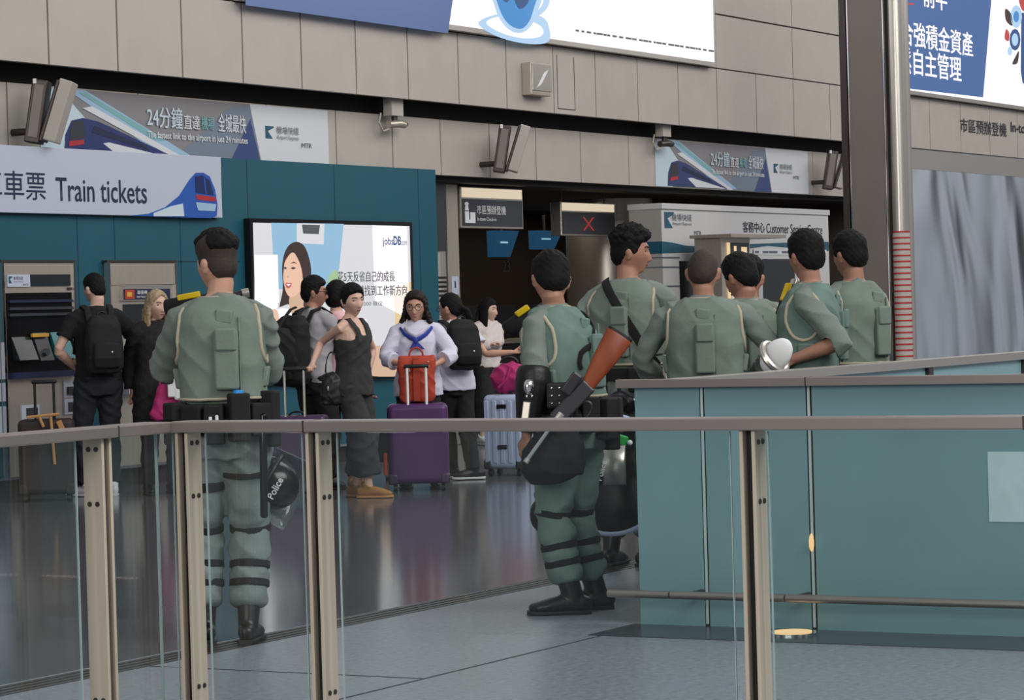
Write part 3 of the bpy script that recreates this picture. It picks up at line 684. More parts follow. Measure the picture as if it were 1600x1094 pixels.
a, d = aY(682, 400, 15.5).x, aY(699.5, 400, 15.5).x
dp = thing('wall_cabinet', 'narrow dark cabinet panel between the kiosk and the grey post', 'cabinet', ((a+d)/2, 15.5, 0))
z1 = aY(690, 392, 15.5).z
mb = MB(); mb.box((a, 15.5, z1), (d, 15.75, 2.8)); mb.build('panel', M['sign_dark'], dp, True)
mb = MB(); mb.tube([((a+d)/2+.06, 15.64, 0), ((a+d)/2+.06, 15.64, z1)], .13, seg=24); mb.build('pipe', M['steel'], dp, True, smooth=True)
mb = MB()
for py in (434, 441, 448, 455, 462): z = aY(690, py, 15.5).z; mb.tube([((a+d)/2+.06, 15.64, z-.012), ((a+d)/2+.06, 15.64, z+.012)], .133, seg=24)
mb.build('pipe_stripes', M['dark'], dp, True)
t, x0, x1, z0, h = hang_sign('hanging counter sign showing a red cross mark', 876, 962, 315, 368, 15.9, True)
W_ = x1-x0
for s_ in (-1, 1):
    mb = MB(); cxx = x0+.48*W_; zc = z0+.36*h; mb.prism([(cxx-s_*.09*W_-.02, 15.889, zc-.2*h), (cxx-s_*.09*W_+.02, 15.889, zc-.2*h), (cxx+s_*.09*W_+.02, 15.889, zc+.2*h), (cxx+s_*.09*W_-.02, 15.889, zc+.2*h)], (0, -.002, 0)); mb.build('cross_stroke', M['led_red'], t, True)
p = aY(966, 400, 16.9)
cl = thing('round_column', 'round grey column inside the check in hall behind the red cross sign', 'column', (p.x, 16.9, 0))
mb = MB(); mb.tube([(p.x-.25, 16.9, 0), (p.x-.25, 16.9, 2.8)], .55, seg=36); mb.build('shaft', M['steel'], cl, True, smooth=True)
mb = MB(); mb.tube([(p.x-.25, 16.9, 2.6), (p.x-.25, 16.9, 2.8)], .57, seg=36); mb.build('cap', M['brushed'], cl, True, smooth=True)
# hanging flight screens, counters
for px0, px1, py0, py1, lab in ((775, 812, 360, 401, 'blue flight screen hanging under the suitcase pictogram sign'), (840, 880, 360, 389, 'blue flight screen hanging left of the red cross sign')):
    Y = 19.2; a, d = aY(px0, py0, Y), aY(px1, py1, Y); x0, x1 = a.x, d.x; z1, z0 = a.z, aY(px0, py1, Y).z
    t = thing('flight_screen', lab, 'screen', ((x0+x1)/2, Y, z0))
    mb = MB(); mb.add([(x0, Y, z1), (x1, Y, z1), (x1-.05, Y+.12, z0), (x0+.1, Y+.12, z0), (x0, Y+.15, z1), (x1, Y+.15, z1), (x1-.05, Y+.2, z0), (x0+.1, Y+.2, z0)], [(0, 3, 2, 1), (4, 5, 6, 7), (0, 1, 5, 4), (1, 2, 6, 5), (2, 3, 7, 6), (3, 0, 4, 7)]); mb.build('panel', M['screen_blue'], t, True)
    mb = MB(); mb.box((x0+.2, Y+.035, z0+(z1-z0)*.52), (x0+(x1-x0)*.6, Y+.05, z0+(z1-z0)*.58)); mb.build('text_line', M['counter_line'], t, True)
    mb = MB(); mb.tube([((x0+x1)/2, Y+.1, z1), ((x0+x1)/2, Y+.1, 2.8)], .02); mb.build('hanger', M['dark_metal'], t, True)
cn = thing('counter_number', 'grey number 23 on the dark hall wall', 'number', (39, 20.49, 1.9))
wtext('23', 786, 408, 797, 425, 20.49, M['text_grey'], cn, name='digits')
x0, x1 = aY(735, 560, 18.2).x, aY(960, 560, 18.2).x
ct = thing('checkin_counter', 'long dark check in counter behind the woman in the cream top', 'counter', ((x0+x1)/2, 18.2, 0))
mb = MB(); mb.box((x0, 18.2, 0), (x1, 18.9, 1.0)); mb.build('body', M['dark_metal'], ct, True)
mb = MB(); mb.box((x0-.05, 18.12, 1.0), (x1+.05, 18.95, 1.05)); mb.build('worktop', M['brushed'], ct, True)
for i, px in enumerate((742, 790, 838)):
    X = aY(px, 540, 18.5).x; t = thing('counter_monitor', ('grey monitor on the check in counter beside the post', 'grey monitor on the check in counter right of the woman in the cream top', 'grey monitor on the check in counter by the policeman with the rifle')[i], 'monitor', (X, 18.5, 1.05))
    mb = MB(); mb.box((X-.25, 18.48, 1.15), (X+.25, 18.53, 1.5)); mb.build('screen', M['sign_dark'], t, True); mb = MB(); mb.box((X-.04, 18.5, 1.05), (X+.04, 18.56, 1.2)); mb.build('stand', M['dark'], t, True)
rl = thing('belt_rail', 'dark slatted rail along the back wall of the check in hall', 'rail', (37, 20.3, 0))
mb = MB(); mb.box((30, 20.3, 1.25), (44, 20.4, 1.38)); mb.build('beam', M['dark_metal'], rl, True)

# customer service booth
GY = 15.2; x0, x1 = aY(1035, 340, GY).x, aY(1295, 345, GY).x; zt = aY(1035, 320, GY).z
q = thing('service_booth', 'white customer service booth with a teal wave band', 'booth', ((x0+x1)/2, GY, 0))
mb = MB(); mb.box((x0, GY+.01, 0), (x1, GY+.45, zt)); mb.build('body', M['booth'], q, True)
mb = MB(); mb.box((x0-.012, GY+.012, 0), (x0, GY+.44, zt-.02)); mb.build('side_panel', M['booth_side'], q, True)
mb = MB(); mb.box((x0-.02, GY-.01, zt-.05), (x1+.02, GY+.46, zt+.02)); mb.build('cornice', M['booth'], q, True, bevel=.005)
yy = GY+.004
art('wave_band', [(1034, 377), (1050, 379), (1072, 384), (1100, 386), (1140, 383), (1180, 381), (1236, 379), (1295, 378), (1295, 392), (1200, 384), (1150, 391), (1100, 393), (1034, 396)], yy, M['booth_teal'], q)
mb = MB(); z_a, z_b = aY(1034, 396, yy).z, aY(1034, 377, yy).z; mb.box((x0-.016, GY+.012, z_a), (x0-.012, GY+.44, z_b)); mb.build('wave_side', M['booth_teal'], q, True)
emblem(aY(1039, 356, yy).x, yy, aY(1039, 356, yy).z, .19, .25, q)
wtext('機場快綫', 1050, 334, 1081, 345, yy, M['text_grey'], q); wtext('Airport Express', 1051, 347, 1081, 353, yy, M['text_grey'], q); wtext('MTR', 1085, 361, 1096, 367, yy, M['text_dark'], q)
wtext('客務中心', 1161, 346, 1195, 363, yy, M['text_dark'], q, .005); wtext('Customer Service Centre', 1198, 349, 1285, 364, yy, M['text_dark'], q)
a = aY(1062, 408, GY); d = aY(1128, 408, GY)
mb = MB(); mb.box((a.x, GY-.004, .9), (d.x, GY+.008, a.z)); mb.build('service_window', M['black_gloss'], q, True)
a = aY(1190, 405, GY); d = aY(1240, 405, GY)
mb = MB(); mb.box((a.x-.12, GY-.008, 0), (d.x+.1, GY+.006, a.z+.06)); mb.build('doorway_frame', M['booth'], q, True)
mb = MB(); mb.box((a.x, GY-.012, 0), (d.x, GY-.006, a.z)); mb.build('doorway', M['black_gloss'], q, True)
mb = MB(); a2 = aY(1177, 398, GY); mb.box((a2.x, GY-.014, a2.z), (aY(1290, 398, GY).x, GY-.002, aY(1177, 389, GY).z)); mb.build('notice_strip', M['vinyl_white'], q, True)
mb = MB()
for a_, b_ in ((1178, 1184), (1190, 1199), (1200, 1213), (1220, 1234)):
    w0, w1 = aY(a_, 394, GY), aY(b_, 394, GY); mb.box((w0.x, GY-.016, w0.z-.015), (w1.x, GY-.014, w0.z+.015))
mb.build('small_print', M['text_grey'], q, True)
mb = MB()
for py in (403, 418, 448): z = aY(1030, py, GY).z; mb.box((x0-.016, GY-.001, z), (aY(1062, py, GY).x, GY+.44, z+.012))
mb.build('panel_joints', M['text_grey'], q, True)
# lit vending sign in front of it
kx = aY(1127, 400, 14.6).x; k1 = aY(1172, 400, 14.6).x; kz = aY(1127, 366, 14.6).z
t = thing('lit_kiosk', 'narrow kiosk with lit yellow panel and flat canopy before the booth', 'kiosk', ((kx+k1)/2, 14.6, 0))
mb = MB(); mb.box((kx, 14.6, 0), (k1, 14.95, kz-.02)); mb.build('body', M['brushed'], t, True)
mb = MB(); mb.box((kx-.03, 14.45, kz-.04), (k1+.75, 15.0, kz)); mb.build('canopy', M['brushed'], t, True)
mb = MB(); mb.box((kx+.28, 14.59, kz-.34), (k1-.05, 14.6, kz-.10)); mb.build('header', M['sign_dark'], t, True)
mb = MB(); mb.box((kx+.16, 14.585, kz-1.0), (kx+.22, 14.6, kz-.10)); mb.box((kx+.34, 14.584, kz-.30), (kx+.40, 14.592, kz-.14)); mb.box((kx+.34, 14.584, kz-.30), (kx+.50, 14.592, kz-.26)); mb.box((kx+.55, 14.584, kz-.22), (k1-.12, 14.592, kz-.15)); mb.build('lit_marks', M['lit_yellow'], t, True)
mb = MB(); mb.box((kx+.28, 14.59, .9), (k1-.05, 14.6, kz-.36)); mb.build('lit_panel', M['sign_lit'], t, True)
mb = MB()
for i in range(2): mb.box((kx+.34, 14.586, kz-.46-.3*i), (k1-.12, 14.59, kz-.43-.3*i))
mb.build('text_lines', M['sign_dark'], t, True)

# ================================================================== near balustrade
RX, RYc = 7.4, 5.55
n = thing('glass_balustrade', 'near glass balustrade with steel handrail crossing the whole foreground', 'railing', (RX, 3.5, 0))
mb = MB(); mb.box((RX-.035, -3, 1.064), (RX+.075, RYc+.0, 1.1)); mb.build('handrail', M['rail'], n, True, bevel=.004)
mb = MB(); mb.box((4.5, RYc-.11, 1.064), (RX+.075, RYc+.0, 1.1)); mb.build('handrail', M['rail'], n, True, bevel=.004)
def post(x, y, alongx):
    mb = MB(); mc = MB()
    for s_ in (-1, 1):
        if alongx: mb.box((x-.0375, y+s_*.019-.006, 0), (x+.0375, y+s_*.019+.006, 1.064))
        else: mb.box((x+s_*.019-.006, y-.0375, 0), (x+s_*.019+.006, y+.0375, 1.064))
    p_ = mb.build('post', M['post_face'], n, True, bevel=.0015, seg=1)
    mc = MB()
    for z in (1.03, .86, .25):
        if alongx:
            for dx in (-.015, .015): mc.tube([(x+dx, y-.028, z), (x+dx, y-.024, z)], .008, ref=(1, 0, 0), seg=10)
        else:
            for dy in (-.015, .015): mc.tube([(x-.028, y+dy, z), (x-.024, y+dy, z)], .008, ref=(0, 1, 0), seg=10)
    mc.build('screws', M['dark_metal'], p_, True)
    mc = MB()
    mc.box((x-.012, y-.012, .0), (x+.012, y+.012, 1.06))
    mc.build('spacer', M['dark'], p_, True)
for yj in (4.935, 2.6):
    mb = MB(); mb.box((RX-.0355, yj-.003, 1.063), (RX+.0755, yj+.003, 1.1005)); mb.build('rail_joint', M['dark_metal'], n, True)
mb = MB(); mb.box((7.092, RYc-.1105, 1.063), (7.098, RYc+.0005, 1.1005)); mb.build('rail_joint', M['dark_metal'], n, True)
PY = [5.415, 4.915, 3.43, 1.9]
for y in PY: post(RX+.02, y, True)
post(7.06, 5.5, False); post(5.6, 5.5, False)
def pane(p0, p1):
    d = (V(p1)-V(p0)); nn = V((-d.y, d.x, 0)).normalized()*.005
    mb = MB(); mb.prism([V(p0)-nn, V(p1)-nn, V(p1)+nn, V(p0)+nn], (0, 0, 1.02)); o = mb.build('glass_pane', M['glass'], n, True)
    mb = MB()
    for q in (p0, p1):
        e = V(q); u = d.normalized()*.0014; w_ = nn.normalized()*.0035; mb.prism([e-u-w_, e+u-w_, e+u+w_, e-u+w_], (0, 0, 1.02))
    mb.build('glass_edge', M['frost_edge'], o, True)
gx = RX+.02
for y0, y1 in ((5.63-.09, 5.475), (5.345, 4.975), (4.845, 3.50), (3.38, 1.96)): pane((gx, y0, .04), (gx, y1, .04))
pane((6.95, 5.5, .04), (5.66, 5.5, .04)); pane((7.12, 5.5, .04), (7.36, 5.5, .04))

# ================================================================== frosted enclosure on the right
EX, EY = 11.37, 5.83
e = thing('glass_enclosure', 'waist high frosted green glass enclosure with steel handrail on the right', 'enclosure', (EX, 4.8, 0))
mb = MB(); mb.box((EX-.05, -3, 1.062), (EX+.03, EY+.07, 1.1)); mb.build('handrail', M['rail'], e, True, bevel=.003)
E2 = EY-.2
mb = MB(); mb.box((EX+.03, E2-.03, 1.055), (24, E2+.06, 1.1)); mb.build('handrail', M['steel'], e, True, bevel=.003)
s1, s2 = aX(1101, 800, EX).y, aX(1268, 800, EX).y
for y0, y1 in ((EY, s1+.012), (s1-.012, s2+.014), (s2-.014, 3.2), (3.18, 1.6), (1.58, -3)):
    mb = MB(); mb.box((EX, y1, .0), (EX+.012, y0, 1.062)); mb.build('glass_panel', M['frost'], e, True, bevel=.002)
mb = MB(); yj = aX(1258, 600, EX-.05).y; mb.box((EX-.0505, yj-.003, 1.061), (EX+.0305, yj+.003, 1.1005)); mb.build('rail_joint', M['dark_metal'], e, True)
for s_ in (s1, s2):
    mb = MB(); mb.box((EX-.001, s_-.006, .012), (EX+.004, s_+.006, 1.062)); mb.build('joint_strip', M['frost_edge'], e, True)
    mb = MB(); mb.box((EX+.012, s_-.03, 0), (EX+.05, s_+.03, 1.062)); mb.build('mullion', M['dark_metal'], e, True)
X = EX+.1
while X < 22:
    mb = MB(); mb.box((X, E2, .02), (X+1.42, E2+.012, 1.055)); mb.build('glass_panel', M['frost'], e, True)
    mb = MB(); mb.box((X+1.43, E2-.02, 0), (X+1.49, E2+.04, 1.055)); mb.build('mullion', M['dark_metal'], e, True); X += 1.52
a = aX(1543, 706, EX-.002); d = aX(1600, 816, EX-.002)
mb = MB(); mb.box((EX-.003, d.y-.22, d.z), (EX, a.y, a.z)); mb.build('pale_sticker', M['frost_pale'], e, True)
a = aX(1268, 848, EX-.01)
mb = MB(); mb.ell(a, (.01, .012, .04)); mb.build('reflection_glow', M['amber_glow'], e, True, smooth=True)  # orange reflection at the glass joint, put in as a glowing spot
fr = thing('foot_rail', 'round steel foot rail running low before the frosted glass', 'rail', (11.2, 4.9, .15))
mb = MB(); fz = .155
for y0, y1 in ((5.9, s1+.1), (s1+.092, s2+.06), (s2+.052, 2.6), (2.592, -3)): mb.tube([(11.2, y0, fz), (11.2, y1, fz)], .0175, ref=(0, 0, 1), seg=16)
mb.build('tube', M['rail'], fr, True, smooth=True)
for y in (s1, s2, 2.6):
    mb = MB(); mb.tube([(11.2, y+.02, fz), (11.365, y+.02, fz)], .012, ref=(0, 0, 1)); mb.build('bracket', M['dark_metal'], fr, True)
p = aZ(1238, 992)
u = thing('floor_uplight', 'round amber uplight set in the floor by the frosted glass', 'light', (p.x, p.y, 0))
mb = MB(); mb.tube([(p.x, p.y, 0), (p.x, p.y, .012)], .115, seg=36); mb.build('rim', M['chrome'], u, True, smooth=True)
mb = MB(); mb.tube([(p.x, p.y, .012), (p.x, p.y, .016)], .085, seg=36); mb.build('lens', M['amber_glow'], u, True)
# ================================================================== figures
def sstep(x, a, b): t = np.clip((x-a)/(b-a), 0, 1); return t*t*(3-2*t)
_nu, _nv = 56, 40
_dirs = []
for _j in range(1, _nv):
    for _i in range(_nu):
        _p, _t = math.pi*_j/_nv, 2*math.pi*_i/_nu; _dirs.append((sn(_p)*cs(_t), sn(_p)*sn(_t), cs(_p)))
_dirs += [(0, 0, 1), (0, 0, -1)]
DIRS = np.array(_dirs)
HF = []
for _j in range(_nv-2):
    for _i in range(_nu): HF.append((_j*_nu+_i, (_j+1)*_nu+_i, (_j+1)*_nu+(_i+1) % _nu, _j*_nu+(_i+1) % _nu))
for _i in range(_nu):
    HF.append((len(_dirs)-2, _i, (_i+1) % _nu)); HF.append((len(_dirs)-1, (_nv-2)*_nu+(_i+1) % _nu, (_nv-2)*_nu+_i))
def head_pts(d, face=True, fem=0.):
    x = d[:, 0]*.0765; y = d[:, 1]*.094; z = d[:, 2]*.116
    low = sstep(-z, .0, .115)
    x = x*(1-(.34+.06*fem)*low*sstep(y, -.03, .03)-.12*low)
    y = np.where(y > 0, y*(1-.03*low), y*(1-.42*sstep(-z, .02, .11)))
    y = y+.010*sstep(-z, .03, .11)*(y > 0)
    if face:
        f = (y > .02)
        ax = np.abs(x)
        y = y-f*.010*np.exp(-((ax-.031)/.016)**2-((z-.006)/.013)**2)
        y = y+f*.005*np.exp(-(ax/.045)**2-((z-.030)/.012)**2)
        nz = np.clip((.012-z)/.05, 0, 1)*(z > -.045)*(z < .02)
        y = y+f*(.025-.004*fem)*nz*np.exp(-(x/(.011+.005*nz))**2)*1.0
        y = y+f*.006*np.exp(-(x/.022)**2-((z+.060)/.006)**2)+f*.006*np.exp(-(x/.020)**2-((z+.072)/.006)**2)
        y = y+f*.008*np.exp(-(x/.022)**2-((z+.100)/.015)**2)
        y = y+f*.004*np.exp(-((ax-.042)/.018)**2-((z+.022)/.02)**2)
    return np.stack([x, y, z], 1)

def ik(S, Wt, l1, l2, hint):
    S, Wt, hint = V(S), V(Wt), V(hint); d = Wt-S; L = min(d.length, l1+l2-.002); u = d.normalized(); Wt = S+u*L
    a = (l1*l1-l2*l2+L*L)/(2*L); h = math.sqrt(max(l1*l1-a*a, 0)); p = hint-u*hint.dot(u)
    p = p.normalized() if p.length > 1e-5 else V((0, 1, 0)); return S+u*a+p*h, Wt

def hand(mb, Wt, fd, td, curl=.5, k=1.0, spread=.12):
    """palm and five fingers; fd finger direction, td direction of the thumb side"""
    fd = V(fd).normalized(); td = V(td); td = (td-fd*td.dot(fd)).normalized(); pn = fd.cross(td)
    mb.tube([Wt-fd*.02*k, Wt+fd*.015*k, Wt+fd*.055*k, Wt+fd*.092*k], [(.026*k, .020*k), (.032*k, .017*k), (.041*k, .015*k), (.038*k, .012*k)], ref=td, seg=12, rnd=.5)
    for i, (o, l) in enumerate(((.029, .070), (.010, .079), (-.009, .073), (-.027, .057))):
        p = Wt+fd*(.088-.004*abs(i-1))*k+td*o*k; d = (fd+td*spread*(1.5-i)*.5).normalized(); pts = [p-d*.015, p]; rad = [.0092*k, .0092*k]
        ang = 0
        for j, f in enumerate((.46, .30, .24)):
            ang += curl*(.75 if j == 0 else 1.0); dd = d*cs(ang)+pn*sn(ang); p = p+dd*l*f*k; pts.append(p); rad.append((.0090, .0082, .0072)[j]*k)
        mb.tube(pts, rad, ref=td, seg=8, rnd=.8)
    p = Wt+fd*.022*k+td*.026*k; d1 = (fd*.65+td*.75+pn*.25).normalized(); d2 = (fd*.9+td*.25+pn*(.3+.3*curl)).normalized()
    mb.tube([p-d1*.012, p+d1*.034*k, p+d1*.034*k+d2*.030*k, p+d1*.034*k+d2*.052*k], [.013*k, .0115*k, .010*k, .008*k], seg=8, rnd=.8)

class Person:
    def __init__(s, label, x, y, rel, h=1.75, wide=1.0, arms=None, feet=None, head=(0, 0, 0), lean=(0, 0), skin='skin', fem=0., bulk=1.0, group=None, hs=1.05, curl=.6, thumbs=None, fdirs=None, z0=0):
        s.root = thing('person', label, 'person', (x, y, 0), math.radians(CAMROT+rel), group)
        s.h = h; k = s.k = h/1.75; s.wide = wide; s.lean = lean; s.bulk = bulk; s.fem = fem; s.skin = M[skin]
        s.sh = {c: V((sg*.172*wide*k, -.005, 1.412*k))+s.ln(1.412*k) for c, sg in (('L', -1), ('R', 1))}
        s.hip = {c: V((sg*.088*k, 0, .90*k)) for c, sg in (('L', -1), ('R', 1))}
        arms = arms or {}; feet = feet or {}
        s.el, s.wr, s.kn, s.an, s.toe = {}, {}, {}, {}, {}
        for c, sg in (('L', -1), ('R', 1)):
            w, hint = arms.get(c, ((sg*.27*wide*k, .03, .86*k), (sg*.6, -1, 0)))
            s.el[c], s.wr[c] = ik(s.sh[c], w, .295*k, .255*k, hint)
            fx, fy, fa, fl = feet.get(c, (sg*.11, 0, sg*8, 0))
            a = V((fx, fy, .085*k+fl)); s.toe[c] = V((sn(math.radians(fa)), cs(math.radians(fa)), 0))
            s.kn[c], s.an[c] = ik(s.hip[c], a, .425*k, .405*k, V((sg*.15, 1, 0))+s.toe[c]*.6)
        hy, hp, hr = [math.radians(a) for a in head]
        s.HR = Matrix.Rotation(hy, 3, 'Z') @ Matrix.Rotation(hr, 3, 'Y') @ Matrix.Rotation(hp, 3, 'X')
        s.hs = hs; nb = V((0, -.015*k, 1.47*k))+s.ln(1.47*k); s.nb = nb
        s.HC = nb+V((0, .012, h-.122*hs-1.47*k))+(s.HR @ V((0, .018, 0)))*.8
        s.body(curl, thumbs or {}, fdirs or {})
        s.face()
    def ln(s, z): t = max(0, (z-.95*s.k)/(.5*s.k)); return V((s.lean[0]*t, s.lean[1]*t, 0))
    def H(s, p): return s.HC+s.HR @ (V(p)*s.hs)
    def torso(s, mb, prof, add=0., seg=24, ex=2.4, rnd=0.):
        pts, rad = [], []
        for z, rx, ry, oy in prof:
            z *= s.k; pts.append(V((0, oy, z))+s.ln(z)); rad.append((rx*s.wide*s.k+add, ry*s.bulk*s.k+add))
        mb.tube(pts, rad, ref=(1, 0, 0), seg=seg, ex=ex, rnd=rnd, fixed=(0, 0, 1)); return pts, rad
    def body(s, curl, thumbs, fdirs):
        k = s.k; mb = MB()
        f = s.fem
        s.torso(mb, [(.80, .10, .09, -.01), (.86, .155, .105, -.01), (.93, .162+.008*f, .112, -.012), (1.06, .138-.012*f, .098, 0), (1.2, .150-.01*f, .110+.008*f, .003), (1.3, .162, .118+.012*f, 0), (1.38, .160, .100, -.008), (1.435, .125, .076, -.015), (1.475, .082, .060, -.018), (1.495, .058, .05, -.018)])
        nb = s.nb
        mb.tube([nb-V((0, 0, .05)), nb+V((0, 0, .02)), s.H((0, -.022, -.075)), s.H((0, -.02, -.03))], [.064*k*(1-.1*f), .056*k*(1-.12*f), .054*k*(1-.12*f), .05*k], seg=16)
        for c, sg in (('L', -1), ('R', 1)):
            S, Eb, Wt = s.sh[c], s.el[c], s.wr[c]; b = 1-.18*f
            mb.tube([S+V((-sg*.06, 0, .012)), S+V((sg*.004, 0, -.012))+(Eb-S)*.06, S+(Eb-S)*.35, Eb-(Eb-S)*.06, Eb+(Wt-Eb)*.06, Eb+(Wt-Eb)*.3, Eb+(Wt-Eb)*.75, Wt], [.05*k, .052*k*b, .046*k*b, .037*k*b, .038*k*b, .041*k*b, .031*k*b, .026*k*b], seg=14, rnd=.5)
            fd = fdirs.get(c, Wt-Eb); hand(mb, Wt, fd, thumbs.get(c, (-sg*.3, 1, .2)), curl if not isinstance(curl, dict) else curl.get(c, .6), k*(1-.08*f))
            Hp, Kn, An = s.hip[c], s.kn[c], s.an[c]
            mb.tube([Hp+V((0, 0, .02)), Hp+(Kn-Hp)*.15, Hp+(Kn-Hp)*.55, Kn-(Kn-Hp)*.05, Kn+(An-Kn)*.08, Kn+(An-Kn)*.32, Kn+(An-Kn)*.75, An], [.085*k, .083*k, .068*k, .053*k, .05*k, .055*k, .038*k, .034*k], seg=16, rnd=.4)
            mb.tube([An-s.toe[c]*.05-V((0, 0, .04)), An+s.toe[c]*.06-V((0, 0, .045)), An+s.toe[c]*.15-V((0, 0, .06))], [(.035, .03), (.04, .03), (.035, .018)], ref=(0, 0, 1), rnd=.5)
        P = head_pts(DIRS, fem=s.fem); mb.add([s.H(p) for p in P], HF)
        for sg in (-1, 1):
            R = s.HR @ Matrix.Rotation(sg*math.radians(-22), 3, 'Z') @ Matrix.Rotation(math.radians(-10), 3, 'X')
            mb.ell(s.H((sg*.076, -.012, -.008)), (.010*s.hs, .020*s.hs, .032*s.hs), R, 12, 8); mb.ell(s.H((sg*.083, -.018, .004)), (.007*s.hs, .016*s.hs, .020*s.hs), R, 10, 8); 
        s.body_ob = mb.build('body', s.skin, s.root, voxel=.0062, sm=1)
    def surf(s, x, z):
        P = s._P; i = np.argmin((P[:, 0]-x)**2+(P[:, 2]-z)**2+(P[:, 1] < 0)*1.); return float(P[i, 1])
    def face(s):
        R = s.HR; s._P = head_pts(DIRS, fem=s.fem)
        for sg in (-1, 1):
            y = s.surf(sg*.031, .006)-.001; mb = MB(); mb.ell(s.H((sg*.031, y, .006)), (.0150, .005, .0062), R, 10, 6); mb.build('eye', M['eye'], s.root, smooth=True)
            mb = MB(); mb.tube([s.H((sg*.015, s.surf(sg*.015, .026)+.001, .025)), s.H((sg*.031, s.surf(sg*.031, .030)+.001, .030)), s.H((sg*.047, s.surf(sg*.047, .026)+.0, .026))], [(.003, .003)]*3, ref=(0, 0, 1), seg=6, rnd=.5); mb.build('eyebrow', M['hair'], s.root, smooth=True)
        mb = MB(); mb.ell(s.H((0, s.surf(0, -.064)-.003, -.065)), (.019, .0055, .0065), R, 12, 6); mb.build('mouth', M['lip'], s.root, smooth=True)
    def faded(s, line, dz=.05, top=.03, spike=.012, **kw):
        s.hair('hair_shaved', top=top-.007, side=.003, line=line, wave=0, name='shaved_sides', vox=.0055)
        s.hair('hair', top=top, side=.006, spike=spike, line=[(a, max(b+dz if a > 1.0 else b, .012 if a > 1. else b)) for a, b in line], soft=.055, **kw)
    def hair(s, m='hair', top=.020, side=.008, spike=.0, line=None, low=None, extra=None, vox=.006, wave=.0015, name='hair', soft=.010):
        d = DIRS; P = head_pts(d, False, s.fem); n = d/np.array([.0765, .094, .116]); n /= np.linalg.norm(n, axis=1)[:, None]
        az = np.arctan2(np.abs(P[:, 0]), P[:, 1])
        ln_ = line or [(0, .055), (.75, .048), (1.0, .022), (1.25, -.012), (1.5, -.008), (1.75, .012), (2.1, -.03), (2.5, -.062), (3.15, -.07)]
        zm = np.interp(az, [a for a, _ in ln_], [b for _, b in ln_])
        t = side+(top-side)*sstep(P[:, 2], .02, .085)
        r = np.random.RandomState(int(abs(s.root.location.x*977))+1)
        if spike: t = t+spike*(r.rand(len(d))-.3)*sstep(P[:, 2], .03, .08)
        on = sstep(P[:, 2], zm-.006, zm+soft)
        off = t*on-.016*(1-on)
        Q = P+n*off[:, None]; mb = MB(); mb.add([s.H(p) for p in Q], HF)
        if extra: extra(mb)
        w = wrinkle(wave, 3.4, r.rand()*6) if wave else None
        mb.build(name, M[m], s.root, voxel=vox, sm=1, wr=w)
    # ---- clothing
    def shirt(s, m='shirt', sleeve='long', hem=.86, add=.014, wr=.004, collar=True, flare=0., name='shirt', neck=1.45, roll=False, vox=.009):
        k = s.k; mb = MB(); f = s.fem
        prof = [(hem, .165+flare, .118+flare, -.008), (.95, .165+flare*.7, .116+flare*.7, -.008), (1.06, .148+flare*.5, .106+flare*.4, 0), (1.2, .155+flare*.2, .116+.008*f, .003), (1.3, .165, .122+.012*f, 0), (1.38, .160, .104, -.008), (1.435, .124, .080, -.015), (neck+.02, .086, .064, -.018), (neck+.04, .066, .058, -.018)]
        s.torso(mb, prof, add)
        if collar: mb.tube([s.nb+V((0, 0, -.03)), s.nb+V((0, .004, .03))], [(.078*k, .072*k), (.068*k, .066*k)], seg=20)
        for c, sg in (('L', -1), ('R', 1)):
            S, Eb, Wt = s.sh[c], s.el[c], s.wr[c]; a = add
            if sleeve == 'none': continue
            ud = (Eb-S).normalized(); S1 = S+V((-sg*.085, 0, .018)); S2 = S+V((sg*.002, 0, -.008))+ud*.015
            pts = [S1, (S1+S2)*.5+V((0, 0, .006)), S2, S2+(Eb-S)*.16, S+(Eb-S)*.42]; rad = [.044*k+a, .047*k+a, .050*k+a, .052*k+a, .050*k+a]
            if sleeve == 'short': pts += [S+(Eb-S)*.62]; rad += [.056*k+a]
            elif sleeve == 'rolled':
                pts += [S+(Eb-S)*.8, S+(Eb-S)*.86, Eb+(Wt-Eb)*.03, Eb+(Wt-Eb)*.14]; rad += [.052*k+a, .058*k+a, .064*k+a, .062*k+a]
            else:
                pts += [Eb-(Eb-S)*.06, Eb+(Wt-Eb)*.06, Eb+(Wt-Eb)*.5]; rad += [.046*k+a, .048*k+a, .044*k+a]
                if sleeve == 'long': pts += [Wt-(Wt-Eb)*.04]; rad += [.034*k+a]
                else: rad[-1] = .046*k+a*1.6
            mb.tube(pts, rad, seg=18, rnd=.0)
        return mb.build(name, M[m], s.root, voxel=vox, sm=3, wr=wrinkle(wr, 1., s.root.location.x))
